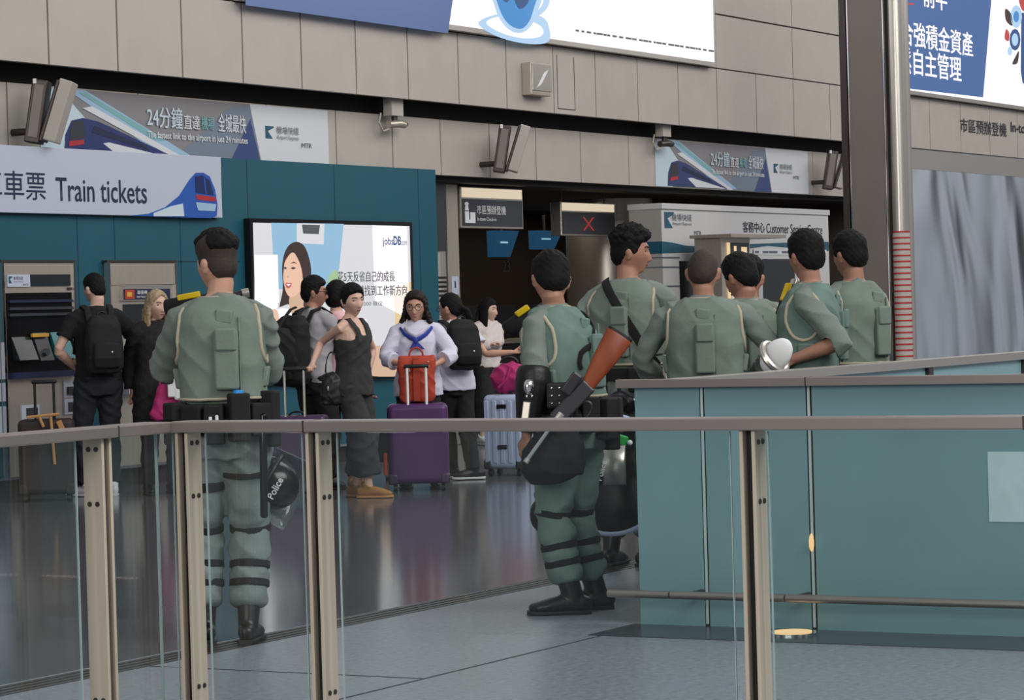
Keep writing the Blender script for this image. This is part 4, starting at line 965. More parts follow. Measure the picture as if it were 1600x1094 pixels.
    def trousers(s, m='trouser', add=.022, top=1.02, wr=.005, cuff=.06, loose=0., name='trousers', blouse=False, vox=.010):
        k = s.k; mb = MB(); f = s.fem
        s.torso(mb, [(.79, .12, .10, -.01), (.86, .165, .115, -.01), (.93, .168+.008*f, .118, -.012), (top, .150, .105, -.004)], add*.6)
        s.legr = {}
        for c in 'LR':
            Hp, Kn, An = s.hip[c], s.kn[c], s.an[c]; a = add
            e = An+V((0, 0, cuff*k-.02))
            if blouse:
                L_ = An-Kn
                pts = [Hp+V((0, 0, .03)), Hp+(Kn-Hp)*.2, Hp+(Kn-Hp)*.5, Hp+(Kn-Hp)*.72, Hp+(Kn-Hp)*.88, Kn-(Kn-Hp)*.02, Kn+L_*.12, Kn+L_*.28, Kn+L_*.38, Kn+L_*.48, Kn+L_*.58, Kn+L_*.68, Kn+L_*.74, Kn+L_*.80, Kn+L_*.84]
                rad = [q*k+a+loose for q in (.086, .086, .076, .074, .068, .056, .064, .066, .054, .062, .052, .058, .060, .052, .032)]
                mb.tube(pts, rad, seg=18, rnd=0.); s.legr[c] = (pts, rad); continue
            pts = [Hp+V((0, 0, .03)), Hp+(Kn-Hp)*.2, Hp+(Kn-Hp)*.6, Kn-(Kn-Hp)*.05, Kn+(An-Kn)*.1, Kn+(An-Kn)*.35, Kn+(e-Kn)*.75, Kn+(e-Kn)*.93, e]
            rad = [.086*k+a, .084*k+a, .070*k+a+loose*.5, .058*k+a+loose, .056*k+a+loose, .056*k+a+loose, (.044*k+a if not blouse else .062*k+a)+loose, (.042*k+a if not blouse else .064*k+a)+loose, (.042*k+a if not blouse else .040*k+a)+loose]
            mb.tube(pts, rad, seg=18, rnd=0.); s.legr[c] = (pts, rad)
        return mb.build(name, M[m], s.root, voxel=vox, sm=3, wr=wrinkle(wr, 1., s.root.location.y))
    def leg_at(s, c, t):   # t 0..1 hip to knee, 1..2 knee to ankle
        Hp, Kn, An = s.hip[c], s.kn[c], s.an[c]
        p, d = (Hp+(Kn-Hp)*t, (Kn-Hp).normalized()) if t <= 1 else (Kn+(An-Kn)*(t-1), (An-Kn).normalized()); k = s.k
        return p, d, np.interp(t, [0, .2, .6, 1, 1.35, 1.75, 2], [.086*k, .084*k, .070*k, .057*k, .056*k, .054*k, .05*k])
    def leg_band(s, c, t, w=.016, add=.027, m='black_cloth', name='leg_strap'):
        p, d, r = s.leg_at(c, t); mb = MB(); mb.tube([p-d*w, p-d*w*.8, p+d*w*.8, p+d*w], [r+add-.004, r+add, r+add, r+add-.004], seg=24); return mb.build(name, M[m], s.root, smooth=True)
    def boots(s, m='boot', high=.20, name='boot', sole='black', chunky=1.0, L=.26):
        for c in 'LR':
            An, t = s.an[c], s.toe[c]; k = s.k; g = An-V((0, 0, .085*k)); side = V((t.y, -t.x, 0)); mb = MB()
            lift = .02; w = chunky
            mb.tube([g-t*.085+V((0, 0, .045)), g-t*.055+V((0, 0, .05)), g+t*.03+V((0, 0, .05)), g+t*.10+V((0, 0, .042)), g+t*(L-.12)+V((0, 0, .034)), g+t*(L-.09)+V((0, 0, .032))],
                    [(.028*w, .036), (.036*w, .045), (.040*w, .046), (.047*w, .036), (.042*w, .028), (.028*w, .022)], ref=side, seg=18, rnd=.5)
            sh_d = (s.kn[c]-An).normalized()
            mb.tube([g+V((0, 0, .03))-t*.03, An-t*.012, An+sh_d*(high-.085*k)], [(.036*w, .05), (.040*w, .050), (.050*w, .054)], ref=side, seg=18)
            b = mb.build(name, M[m], s.root, voxel=.008, sm=2)
            mb = MB(); mb.tube([g-t*.095+V((0, 0, .011)), g-t*.06+V((0, 0, .011)), g+t*.05+V((0, 0, .011)), g+t*.11+V((0, 0, .011)), g+t*(L-.10)+V((0, 0, .012)), g+t*(L-.07)+V((0, 0, .013))],
                               [(.026*w, .011), (.040*w, .011), (.041*w, .011), (.050*w, .011), (.045*w, .011), (.024*w, .010)], ref=side, seg=16, ex=3.5)
            mb.build('sole', M[sole], b, smooth=True)
    # ---- police kit
    def vest(s, m='vest', pocket=.03, wr=.0035, bottom=1.045, flap=True):
        k = s.k; mb = MB(); a = .030
        prof = [(bottom, .158, .112, -.004), (1.10, .160, .118, 0), (1.2, .162, .124, .002), (1.3, .164, .128, 0), (1.37, .162, .116, -.006), (1.415, .148, .096, -.012), (1.45, .122, .078, -.016), (1.475, .092, .064, -.018), (1.49, .068, .056, -.02)]
        s.torso(mb, prof, a, seg=28, ex=2.7)
        s.vest_ob = mb.build('vest', M[m], s.root, voxel=.009, sm=3, wr=wrinkle(wr, .8, s.root.location.x*3))
        X = lambda z: s.ln(z*k)
        from mathutils.bvhtree import BVHTree
        vm = s.vest_ob.data; s.bvh = BVHTree.FromPolygons([v.co for v in vm.vertices], [p_.vertices for p_ in vm.polygons])
        # tan piping round the arm holes, collar and hem
        for sg in (-1, 1):
            pts = []
            for i in range(25):
                th = -.52*math.pi+2.04*math.pi*i/24*.5*2
                th = math.pi*2*i/24; zz = 1.325+.125*cs(th); yy = .098*sn(th)*(1.0 if zz < 1.4 else .86)
                xx = .200-.055*max(0, (zz-1.33)/.12)**1.4
                pts.append(V((sg*(xx*s.wide)*k, (yy*s.bulk-.008)*k, zz*k))+X(zz))
            pts = [s.cling(p_, .002) for p_ in pts]
            mb = MB(); mb.tube(pts, .0085, seg=8); mb.build('piping', M['piping'], s.root, smooth=True)
        mb = MB(); mb.ring(s.nb+V((0, 0, .016)), (.078*k, .074*k), .006, seg=28, w2=.005); mb.build('collar_piping', M['piping'], s.root, smooth=True)
        pts = []
        for i in range(41):
            th = 2*math.pi*i/40; c_, s_ = cs(th), sn(th); c2 = math.copysign(abs(c_)**(2/2.7), c_); s2_ = math.copysign(abs(s_)**(2/2.7), s_)
            pts.append(V((c2*(.158*s.wide*k+a+.003), s2_*(.112*s.bulk*k+a+.003)-.004, (bottom+.006)*k))+X(bottom))
        pts = [s.cling(p_, .001) for p_ in pts]
        mb = MB(); mb.tube(pts, .0065, seg=6); mb.build('hem_piping', M['piping'], s.root, smooth=True)
        # back pouch with flap
        y = -(.124*s.bulk*k+a)
        def pad(n, x0, x1, z0, z1, th, yo=0., tilt=0.):
            mb = MB(); xs = (x0+x1)/2*k; zs = (z0+z1)/2
            c = V((xs, y-th/2+.012+yo, zs*k))+X(zs); ax = V((1, 0, tilt)).normalized()
            mb.obox(c, (ax, V((0, 1, .03)).normalized(), V((-tilt, 0, 1)).normalized()), ((x1-x0)/2*k, th/2, (z1-z0)/2*k)); return mb.build(n, M[m], s.root, bevel=.012, seg=3, smooth=True)
        pad('back_pouch', pocket-.052, pocket+.052, 1.09, 1.345, .038)
        pad('pouch_flap', pocket-.046, pocket+.046, 1.255, 1.352, .02, -.028)
        if flap: pad('collar_tab', pocket-.045, pocket+.03, 1.372, 1.43, .018, .012, -.12)
        pad('back_seam', pocket+.052, pocket+.060, 1.08, 1.4, .012, .006)
        for sg in (-1, 1):   # side straps
            mb = MB(); c = V((sg*(.175*s.wide*k+.012), -.02, 1.14*k))+X(1.14); mb.obox(c, (V((1, 0, 0)), V((0, 1, 0)), V((sg*.15, 0, 1)).normalized()), (.014, .045, .045)); mb.build('side_strap', M[m], s.root, bevel=.008, seg=2, smooth=True)
        # shoulder straps
        for sg in (-1, 1):
            mb = MB(); c = V((sg*.128*s.wide*k, -.012, 1.462*k))+X(1.45); mb.obox(c, (V((1, 0, -sg*.45)).normalized(), V((0, 1, 0)), V((sg*.45, 0, 1)).normalized()), (.06, .024, .008)); mb.build('shoulder_strap', M['shirt'], s.root, bevel=.004, seg=2, smooth=True)
    def cling(s, p, off=.004):
        lo, no, i, d = s.bvh.find_nearest(V(p)); return lo+no*off
    def belt(s, items, z=1.0, m='black_cloth'):
        k = s.k; pts, rad = [], []
        mb = MB(); o = s.ln(z*k)
        mb.tube([V((0, -.008, (z-.032)*k))+o, V((0, -.008, (z+.032)*k))+o], [(.158*s.wide*k+.03, .112*s.bulk*k+.032)]*2, seg=32, ex=2.5); mb.build('belt', M[m], s.root, smooth=True)
        for n, ang, w, zz0, zz1, th, mm in items:   # ang: 0 = centre of the back, + to the right
            A = math.radians(ang); rx, ry = .158*s.wide*k+.03, .112*s.bulk*k+.032
            c = V((sn(A)*(rx+th*.4), -cs(A)*(ry+th*.4)-.008, (zz0+zz1)/2*k))+o; out = V((sn(A)/rx, -cs(A)/ry, 0)).normalized(); tan = V((-out.y, out.x, 0))
            mb = MB(); mb.obox(c, (tan, out, V((0, 0, 1))), (w/2, th/2, (zz1-zz0)/2*k)); mb.build(n, M[mm], s.root, bevel=.010, seg=3, smooth=True); s.kit = getattr(s, 'kit', {}); s.kit[n] = (c, out, th)
    def at(s, p): return ROOT[s.root.name] @ V(p)
    def W(s, p): return ROOT[s.root.name] @ V(p)
    def glasses(s, m='dark_metal', r=.024, rect=False):
        mb = MB(); R = s.HR
        for sg in (-1, 1):
            mb.ring(s.H((sg*.032, .098, .003)), (r, r*.92), .0022, ax=R @ V((0, 1, 0)), ref=R @ V((1, 0, 0)), seg=20, tseg=6)
            mb.tube([s.H((sg*.055, .096, .008)), s.H((sg*.078, .07, .010)), s.H((sg*.082, -.01, .012))], .002, seg=5)
        mb.tube([s.H((-.009, .099, .007)), s.H((.009, .099, .007))], .002, seg=5)
        mb.build('glasses', M[m], s.root, smooth=True)
    def strap(s, pts, w=.022, th=.006, m='black_cloth', name='sling', out=(0, -1, 0)):
        P = [V(p) for p in pts]
        if hasattr(s, 'bvh'):
            n_ = 7; P = [P[i]+(P[i+1]-P[i])*(j/n_) for i in range(len(P)-1) for j in range(n_)]+[P[-1]]; P = [s.cling(p_, .007) for p_ in P]
        mb = MB()
        mb.tube(P, [(w, th)]*len(P), ref=(P[-1]-P[0]).cross(V(out)), seg=10, ex=4); return mb.build(name, M[m], s.root, smooth=True)
# ================================================================== the people
def C(rel, dx, dy, z):     # offset seen from the viewer (right, away, up) in the frame of a figure turned by rel
    r = math.radians(rel); return (dx*cs(r)+dy*sn(r), -dx*sn(r)+dy*cs(r), z)
def launcher(P, pts, label, yellow, tipw=.052):
    """short black riot gun held across the chest; pts in the figure's frame"""
    A, B = P.W(pts[0]), P.W(pts[1]); d = (B-A).normalized()
    t = thing('riot_gun', label, 'gun', tuple((A+B)/2))
    mb = MB(); mb.tube([A, A+(B-A)*.35], .042, seg=18, rnd=.3); mb.tube([A+(B-A)*.3, A+(B-A)*.62], .034, seg=16); mb.build('body', M['black_cloth'], t, True, smooth=True)
    mb = MB(); mb.tube([A+(B-A)*.6, B], .017, seg=12); mb.build('barrel', M['gun'], t, True, smooth=True)
    mb = MB(); mb.tube([B-d*.02, B+d*.012], .022, seg=12); mb.build('muzzle', M['steel'], t, True, smooth=True)
    c = A+(B-A)*yellow; up = V((0, 0, 1)); mb = MB(); n = d.cross(up).normalized(); u = n.cross(d)
    mb.obox(c+u*.036-CFW*.018, (d, n, u), (tipw, .016, .014)); mb.build('tag', M['yellow'], t, True, bevel=.006)
    return t
CFW = V((FW0.x, FW0.y, 0)); CRT = V((RT.x, RT.y, 0))
KIT = [('pouch', -62, .10, .90, 1.05, .07, 'black_cloth'), ('pouch', -22, .09, .90, 1.02, .055, 'black_cloth'), ('holster', 62, .09, .84, 1.04, .07, 'black_cloth'), ('pouch', 38, .10, .91, 1.03, .05, 'black_cloth')]
def cop(label, x, y, rel, h, arms, feet=None, head=(0, 0, 0), lean=(0, 0), vest='vest', tr='trouser', hair=None, sleeve='rolled', wide=1.06, kit=KIT, straps=True, skin='skin_tan', pocket=.03, **kw):
    P = Person(label, x, y, rel, h=h, wide=wide, bulk=1.04, arms=arms, feet=feet, head=head, lean=lean, skin=skin, group='police officers in green', **kw)
    P.trousers(tr, blouse=True, wr=.008, loose=.006); P.shirt(sleeve=sleeve, wr=.007, hem=.93); P.vest(vest, pocket=pocket, wr=.005); P.boots(high=.24, chunky=1.14, L=.275); P.belt(kit)
    if hair == 'fade': P.faded([(0, .055), (.75, .05), (1.0, .022), (1.3, -.02), (1.6, -.008), (1.8, .0), (2.2, -.05), (2.6, -.075), (3.15, -.08)], dz=.065, top=.038, spike=.012)
    else: P.hair(**(hair or dict(top=.026, side=.006, spike=.010)))
    if straps:
        for c in 'LR':
            for t_ in (.98, 1.38, 1.58): P.leg_band(c, t_, add=.033)
    return P

# -- policeman on the left, back to the viewer
f = aZ(360, 1004)
P1 = cop('policeman in green vest seen from behind at left, blue capped bottle on belt', f.x, f.y, 0, 1.79,
         {'L': ((-.06, .30, 1.17), (-1, -.15, -.35)), 'R': ((.02, .36, 1.15), (.75, -.3, -.6))},
         {'L': (-.11, .02, -14, 0), 'R': (.085, -.02, 4, 0)}, head=(42, -2, 0), lean=(.0, .0), pocket=.035, wide=1.0, skin='skin', hair='fade',
         kit=[('pouch', -64, .10, .86, 1.04, .08, 'black_cloth'), ('pouch', -34, .10, .90, 1.03, .05, 'black_cloth'), ('radio_pouch', -6, .085, .86, 1.03, .06, 'black_cloth'), ('bottle_pouch', 22, .088, .87, 1.075, .085, 'black_cloth'), ('pouch', 50, .11, .89, 1.03, .06, 'black_cloth'), ('holster', 72, .08, .84, 1.08, .07, 'black_cloth')])
P1.leg_band('L', .5, w=.02, add=.040); P1.leg_band('R', .40, w=.012, add=.040)
mb = MB(); mb.obox(P1.W((.125, -.165, .93)), (CRT, CFW, UP0), (.004, .006, .02)); 
for dx, z in ((-.022, .985), (.006, .99)):
    mb = MB(); mb.obox((dx-.012, -.235, z), ((1, 0, 0), (0, 1, 0), (0, 0, 1)), (.007, .004, .018)); mb.build('radio_clip', M['white'], P1.root, bevel=.003)
bc_, bo_, bt_ = P1.kit['bottle_pouch']; c = P1.W(V((bc_.x, bc_.y, 1.065))); t = thing('water_bottle', 'water bottle with blue cap in the pouch of the left policeman', 'bottle', tuple(c))
mb = MB(); mb.tube([c-V((0, 0, .15)), c], .030, seg=18); mb.build('bottle', M['blue_cap'], t, True, smooth=True); mb = MB(); mb.tube([c+V((0, 0, .0)), c+V((0, 0, .045))], .024, seg=20, rnd=.15); mb.build('cap', M['blue_cap'], t, True, smooth=True)
launcher(P1, ((-.26, .20, 1.475), (.09, .27, 1.535)), 'black riot gun with yellow tag at the shoulder of the left policeman', .30)
def helmet(c, label, right, fwd, up, r=.135, shell='black_gloss', writing='Police', clip='green', visor=True):
    right, fwd, up = [V(a).normalized() for a in (right, fwd, up)]; R = Matrix((right, fwd, up)).transposed(); c = V(c)
    t = thing('riot_helmet', label, 'helmet', tuple(c-V((0, 0, r))))
    mb = MB(); mb.ell(c, (r*.92, r*1.02, r), R, 28, 18); mb.build('shell', M[shell], t, True, smooth=True)
    mb = MB(); vs = []; n = 18
    if not visor: mb.ring(c-fwd*r*.2, r*1.08, .018, ax=fwd, ref=right); mb.build('neck_rim', M['steel'], t, True, smooth=True); return t
    for j in range(7):
        for i in range(n+1):
            th = math.radians(-95+190*i/n); rr = r*(1.16+.02*j); vs.append(c+right*sn(th)*rr+fwd*cs(th)*rr*1.05+up*(.06-.035*j)*r/.135)
    fs = [(j*(n+1)+i, j*(n+1)+i+1, (j+1)*(n+1)+i+1, (j+1)*(n+1)+i) for j in range(6) for i in range(n)]; mb.add(vs, fs)
    o = mb.build('visor', M['visor'], t, True, smooth=True); md = o.modifiers.new('thick', 'SOLIDIFY'); md.thickness = .004
    mb = MB(); mb.ring(c+up*.02, (r*1.0, r*1.08), .010, ax=up, ref=right); mb.build('rim', M['gun'], t, True, smooth=True)
    if clip: mb = MB(); mb.ell(c+up*r*.98+fwd*r*.25, (.035, .03, .028), R, 10, 8); mb.build('clip', M[clip], t, True, smooth=True)
    if writing: lettering(writing, tuple(c-right*.05-up*.045-fwd*r*1.06), right, up, .10, .032, M['white'], t, bold=.02)
    return t
hc = P1.W((.195, .10, .69)); rz = math.radians(-52)
helmet(hc, 'black riot helmet hanging at the right hip of the left policeman', CRT*.5+UP0*.86, CFW, -CRT*.86+UP0*.5, r=.128)
mb = MB(); mb.tube([P1.W((.175, -.12, .56)), P1.W((.185, -.14, 1.0))], .017, seg=14, rnd=.5); o = mb.build('baton', M['black_gloss'], smooth=True); tag(o, 'black baton hanging upright by the right leg of the left policeman', 'baton')

# -- policeman with the wooden stocked gun
f = aZ(905, 957); rel = 58
P2 = cop('policeman with wooden stocked riot gun slung behind his back, black elbow guard', f.x, f.y, rel, 1.69,
         {'L': (C(rel, -.225, -.20, .84), C(rel, .4, -.8, 0)), 'R': (C(rel, -.10, .30, 1.16), C(rel, .5, .8, -.5))},
         {'L': (*C(rel, -.04, -.07, 0)[:2], -32, 0), 'R': (*C(rel, .075, .12, 0)[:2], -30, 0)}, head=(-46, -14, 4), lean=C(rel, -.085, .0, 0)[:2], vest='vest_teal', tr='trouser_teal', pocket=.05,
         hair=dict(top=.026, side=.012, spike=.008), kit=[('pouch', 30, .12, .86, 1.04, .08, 'black_cloth'), ('pouch', 5, .11, .84, 1.04, .07, 'black_cloth'), ('pouch', -30, .10, .88, 1.05, .06, 'black_cloth'), ('pouch', -62, .10, .86, 1.03, .07, 'black_cloth'), ('holster', 62, .10, .78, 1.0, .07, 'black_cloth')], curl=.9)
S, E_, W_ = P2.sh['L'], P2.el['L'], P2.wr['L']
mb = MB(); mb.tube([S+(E_-S)*.72, S+(E_-S)*.8, E_-(E_-S)*.04, E_+(W_-E_)*.1, E_+(W_-E_)*.5, W_-(W_-E_)*.08], [.070, .080, .084, .082, .066, .050], seg=20); gd = mb.build('elbow_guard', M['black_leather'], P2.root, voxel=.008, sm=2)
out = V(C(rel, -.25, -1, 0)).normalized()
mb = MB(); mb.ell(E_+out*.070-V((0, 0, .012)), (.036, .026, .040)); mb.build('guard_plate', M['chrome'], gd, smooth=True)
mb = MB(); c = E_+(W_-E_)*.55+out*.072; u = (W_-E_).normalized(); mb.obox(c, (out.cross(u).normalized(), out, u), (.018, .008, .055)); mb.build('guard_vent', M['steel'], gd, bevel=.004)
mb = MB(); mb.tube([S+(E_-S)*.86, S+(E_-S)*.9], .074, seg=20); mb.build('guard_strap', M['black_cloth'], gd, smooth=True)
for s_ in (-1, 1):
    mb = MB(); mb.ell(E_+out*.080+V(C(rel, .012*s_, 0, -.055)), (.007, .007, .007)); mb.build('guard_stud', M['chrome'], gd, smooth=True)
Kn, An = P2.kn['L'], P2.an['L']   # knee guard on the near leg
kf = V(C(rel, -1, -.1, 0)); mb = MB(); mb.ell(Kn+kf*.058+V((0, 0, .0)), (.036, .05, .075), None, 16, 12); mb.tube([Kn+kf*.05, Kn+(An-Kn)*.3+kf*.062, Kn+(An-Kn)*.62+kf*.058], [(.045, .024)]*3, ref=C(rel, 0, 1, 0), rnd=.5); mb.build('knee_guard', M['black_leather'], P2.root, voxel=.008)
# gun
D0 = (V((f.x, f.y, 0))-ORG).dot(FWD)
g = thing('rifle', 'riot gun with reddish wooden stock slung across the back of a policeman', 'gun', tuple(aD(905, 620, D0-.34)))
bu, wr_, rc, mz = aD(968, 524, D0-.27), aD(916, 606, D0-.33), aD(872, 652, D0-.37), aD(822, 722, D0-.42)
wr0 = wr_
nrm = -CFW
mb = MB(); d = (wr_-bu).normalized(); mb.tube([bu, bu+(wr_-bu)*.03, bu+(wr_-bu)*.45, bu+(wr_-bu)*.85, wr_], [(.064, .020), (.066, .022), (.054, .022), (.036, .019), (.034, .018)], ref=d.cross(nrm), seg=20, ex=2.4); mb.build('stock', M['wood'], g, True, smooth=True)
mb = MB(); mb.tube([bu-d*.012, bu+d*.001], [(.064, .021)]*2, ref=d.cross(nrm), seg=20, ex=2.4); mb.build('butt_plate', M['black'], g, True, smooth=True)
d2 = (rc-wr_).normalized(); sd2 = d2.cross(nrm).normalized()
mb = MB(); mb.obox((wr_+rc)/2, (d2, sd2, nrm), ((rc-wr_).length/2+.02, .038, .02)); mb.build('receiver', M['gun'], g, True, bevel=.008, seg=2)
mb = MB(); c = (wr_+rc)/2-sd2*.06; mb.ring(c, (.055, .035), .006, ax=nrm, ref=d2); mb.build('trigger_guard', M['gun'], g, True, smooth=True)
up_ = sd2 if sd2.z > 0 else -sd2; lf = -CRT*.8+UP0*.6
pc = aD(893, 600, D0-.36); mb = MB(); mb.obox(pc, (lf.normalized(), lf.cross(nrm).normalized(), nrm), (.026, .055, .016)); mb.build('grip', M['gun'], g, True, bevel=.008, seg=2)
mb = MB(); mb.tube([rc-d2*.02, rc+(mz-rc)*.10], [.026, .024], seg=16); mb.build('forend', M['steel'], g, True, smooth=True)
mb = MB(); mb.tube([rc, mz], .0105, seg=14); mb.build('barrel', M['chrome'], g, True, smooth=True)
mb = MB(); mb.tube([mz-(mz-rc).normalized()*.015, mz+(mz-rc).normalized()*.004], .014, seg=14); mb.build('muzzle', M['steel'], g, True, smooth=True)
P2.strap([P2.sh['R']+V((-.03, -.06, .05)), P2.sh['R']+V(C(rel, .03, -.16, -.10)), V(C(rel, .10, -.20, 1.22)), V(C(rel, .14, -.26, 1.17))], w=.014, name='gun_sling')
# studded black block between elbow and gun
bc = aD(872, 618, D0-.25); mb = MB(); mb.obox(bc, (CRT, nrm, UP0), (.055, .03, .06)); o = mb.build('ammunition_pouch', M['black_leather'], None, bevel=.012, seg=2); tag(o, 'studded black ammunition pouch between elbow guard and gun of the policeman', 'pouch')
for i in range(3):
    for j in range(2):
        mb = MB(); mb.ell(bc+CRT*(-.03+.035*j)+UP0*(-.035+.035*i)+nrm*.031, (.006, .006, .006)); k_ = mb.build('stud', M['chrome'], o, True, smooth=True)
# drooping black bag
bg = thing('shoulder_bag', 'drooping black cloth bag at the thigh of the policeman with the gun', 'bag', tuple(aD(868, 752, D0-.30)))
bd = D0-.27
mb = MB()
mb.tube([aD(872, 668, bd), aD(872, 690, bd), aD(866, 715, bd), aD(862, 738, bd), aD(864, 750, bd)], [(.085, .05), (.125, .075), (.150, .085), (.145, .08), (.11, .05)], ref=CRT, seg=24, ex=2.6, rnd=.4); mb.build('pouch', M['black_cloth'], bg, True, voxel=.008, sm=2, wr=wrinkle(.003, .9))
mb = MB(); mb.tube([aD(905, 600, bd+.12), aD(908, 640, bd+.06), aD(890, 672, bd)], [(.02, .006)]*3, ref=CRT, seg=10); mb.build('strap', M['black_cloth'], bg, True, smooth=True)
launcher(P2, (C(rel, -.30, .24, 1.33), C(rel, -.10, .30, 1.46)), 'black riot gun with yellow tag held before the policeman with the rifle', .46, .036)
# round shield
sc = aD(952, 742, D0+.75); ax = (-CFW*.9-CRT*.3).normalized(); sx_ = ax.cross(UP0).normalized()
sh = thing('round_shield', 'round black riot shield with clear rim and silver band behind the policeman', 'shield', tuple(sc-V((0, 0, .3))))
rs = .295; mb = MB()
mb.tube([sc-ax*.03, sc, sc+ax*.02, sc+ax*.04], [rs*.9, rs*.96, rs*.8, rs*.3], ref=sx_, seg=48); mb.build('plate', M['black_gloss'], sh, True, smooth=True)
mb = MB(); mb.ring(sc-ax*.01, rs*.985, .016, ax=ax, ref=sx_, seg=56, w2=.010); mb.build('rim', M['pale_blue'], sh, True, smooth=True)
bc2 = aD(957, 726, D0+.58); mb = MB(); vs = []
for j in range(2):
    for i in range(13): th = math.radians(-50+100*i/12); vs.append(bc2+(-sx_ if sx_.dot(CRT) < 0 else sx_)*sn(th)*.095+ax*cs(th)*.06+UP0*(.095 if j else -.095))
mb.add(vs, [(i, i+1, 14+i, 13+i) for i in range(12)]); o = mb.build('arm_band', M['steel'], sh, True, smooth=True); md = o.modifiers.new('t', 'SOLIDIFY'); md.thickness = .02
mb = MB()
lft = vs if (vs[0]-vs[12]).dot(CRT) < 0 else vs[12::-1]+vs[25:12:-1]
vs2 = [v-CFW*.014-CRT*.006 for v in lft[:5]+lft[13:18]]; mb.add(vs2, [(i, i+1, 6+i, 5+i) for i in range(4)]); o = mb.build('band_end', M['black_gloss'], sh, True, smooth=True); md = o.modifiers.new('t', 'SOLIDIFY'); md.thickness = .012
rr_ = CRT
lettering('Police', tuple(aD(940, 752, D0+.40)), UP0*.95+CRT*.3, -CRT*.95+UP0*.3, .10, .028, M['white'], sh, bold=.02)
mb = MB(); mb.obox(aD(971, 688, D0+.6), ((CRT*.9-UP0*.3).normalized(), CFW, (UP0*.9+CRT*.3).normalized()), (.03, .02, .026)); mb.build('clip', M['green'], sh, True, bevel=.008, seg=2)
mb = MB(); mb.tube([sc+UP0*.2, aD(955, 650, D0+.35), P2.W(C(58, .10, .02, 1.0))], .012, seg=8); mb.build('carry_strap', M['black_cloth'], sh, True, smooth=True)
mb = MB(); mb.ell(aD(984, 692, D0+.58), (.014, .014, .014)); mb.build('rivet', M['white'], sh, True, smooth=True)

# -- tall policeman with the sling
f = aZ(985, 884); rel = -28
P3 = cop('tall policeman with black sling diagonally over his back, face turned right', f.x, f.y, rel, 1.85,
         {'L': (C(rel, -.20, .20, 1.05), C(rel, -.7, -.4, -.4)), 'R': (C(rel, .30, .18, 1.12), C(rel, .8, -.3, -.5))}, head=(-62, 0, 0), lean=C(rel, .035, 0, 0)[:2], skin='skin_tan',
         hair=dict(top=.036, side=.014, spike=.030), sleeve='long', vest='vest')
P3.strap([V(C(rel, -.11, -.02, 1.60)), V(C(rel, -.09, -.16, 1.50)), V(C(rel, .02, -.2, 1.32)), V(C(rel, .12, -.2, 1.17)), V(C(rel, .18, -.14, 1.10))], w=.026, name='sling')
kp = thing('gas_mask', 'grey gas mask hanging at the hip of the tall policeman', 'mask', tuple(aD(965, 640, D0+1.6)))
mb = MB(); c = aD(968, 628, D0+2.0); mb.ell(c, (.075, .06, .06)); mb.ell(c+CRT*.05-UP0*.02, (.05, .05, .05)); mb.build('face_piece', M['gun'], kp, True, voxel=.008)
mb = MB(); mb.tube([c+UP0*.04, c+UP0*.12+CFW*.02, P3.W(C(rel, -.06, -.10, 1.02))], .01, seg=8); mb.build('strap', M['black_cloth'], kp, True, smooth=True)
mb = MB(); mb.tube([c-CFW*.05, c-CFW*.09], .035, seg=18); mb.build('filter', M['black'], kp, True, smooth=True); mb = MB(); mb.ell(c+CRT*.08-CFW*.05+UP0*.01, (.012, .012, .012)); mb.build('buckle', M['chrome'], kp, True, smooth=True)

# -- group at the enclosure rail
P4 = cop('stocky policeman with shaved hair leaning back on the glass enclosure', 13.40, 6.45, -4, 1.72,
         {'L': ((-.22, .20, .98), (-1, -.45, -.1)), 'R': ((.24, .20, 1.02), (1, -.45, -.1))}, head=(-8, -4, 0), hair=dict(m='hair_shaved', top=.004, side=.003, spike=0, wave=.0005), wide=1.13, pocket=.0, vest='vest', sleeve='long', hs=1.06)
P5 = cop('policeman with bowed dark head, second from left at the enclosure', 14.42, 6.70, 20, 1.70,
         {'L': ((-.05, .34, 1.1), (-.8, -.4, -.4)), 'R': ((.2, .25, 1.05), (.8, -.4, -.4))}, head=(18, -16, 0), pocket=.0, hair=dict(top=.026, side=.014, spike=.012))
P6 = cop('policeman mostly hidden behind the bowed dark head', 15.46, 7.14, -8, 1.70,
         {'L': ((-.1, .34, 1.1), (-.8, -.4, -.4)), 'R': ((.15, .3, 1.1), (.8, -.4, -.4))}, head=(-10, 0, 0), pocket=.04)
rel = 74
P7 = cop('policeman resting a bare forearm on the steel rail, yellow tag at his chin', 13.72, 6.0, rel, 1.79,
         {'L': (C(rel, -.11, -.20, 1.13), C(rel, .8, -.3, -.5)), 'R': (C(rel, -.15, .2, 1.14), C(rel, .4, .8, -.5))}, head=(-44, 0, 0), vest='vest_teal', skin='skin_tan', pocket=.06, hair=dict(top=.024, side=.012, spike=.010), hs=1.07)
launcher(P7, (C(rel, -.12, .14, 1.36), C(rel, -.05, .20, 1.53)), 'black riot gun with yellow tag held at the enclosure rail', .60)
P8 = cop('rightmost policeman in green vest beside the brown column', 14.55, 6.1, 40, 1.80,
         {'L': ((-.1, .32, 1.12), (-.8, -.4, -.4)), 'R': ((.12, .32, 1.12), (.8, -.4, -.5))}, head=(-6, -2, 0), pocket=.05, hair=dict(top=.024, side=.012, spike=.008))
hcn = aD(1213, 556, 14.2)
helmet(hcn, 'white faced riot helmet on the rail between two policemen', CRT*.6-UP0*.75, -CFW*.5+CRT*.6+UP0*.5, UP0*.7+CRT*.6, r=.074, shell='white', writing=None, clip=None, visor=False)

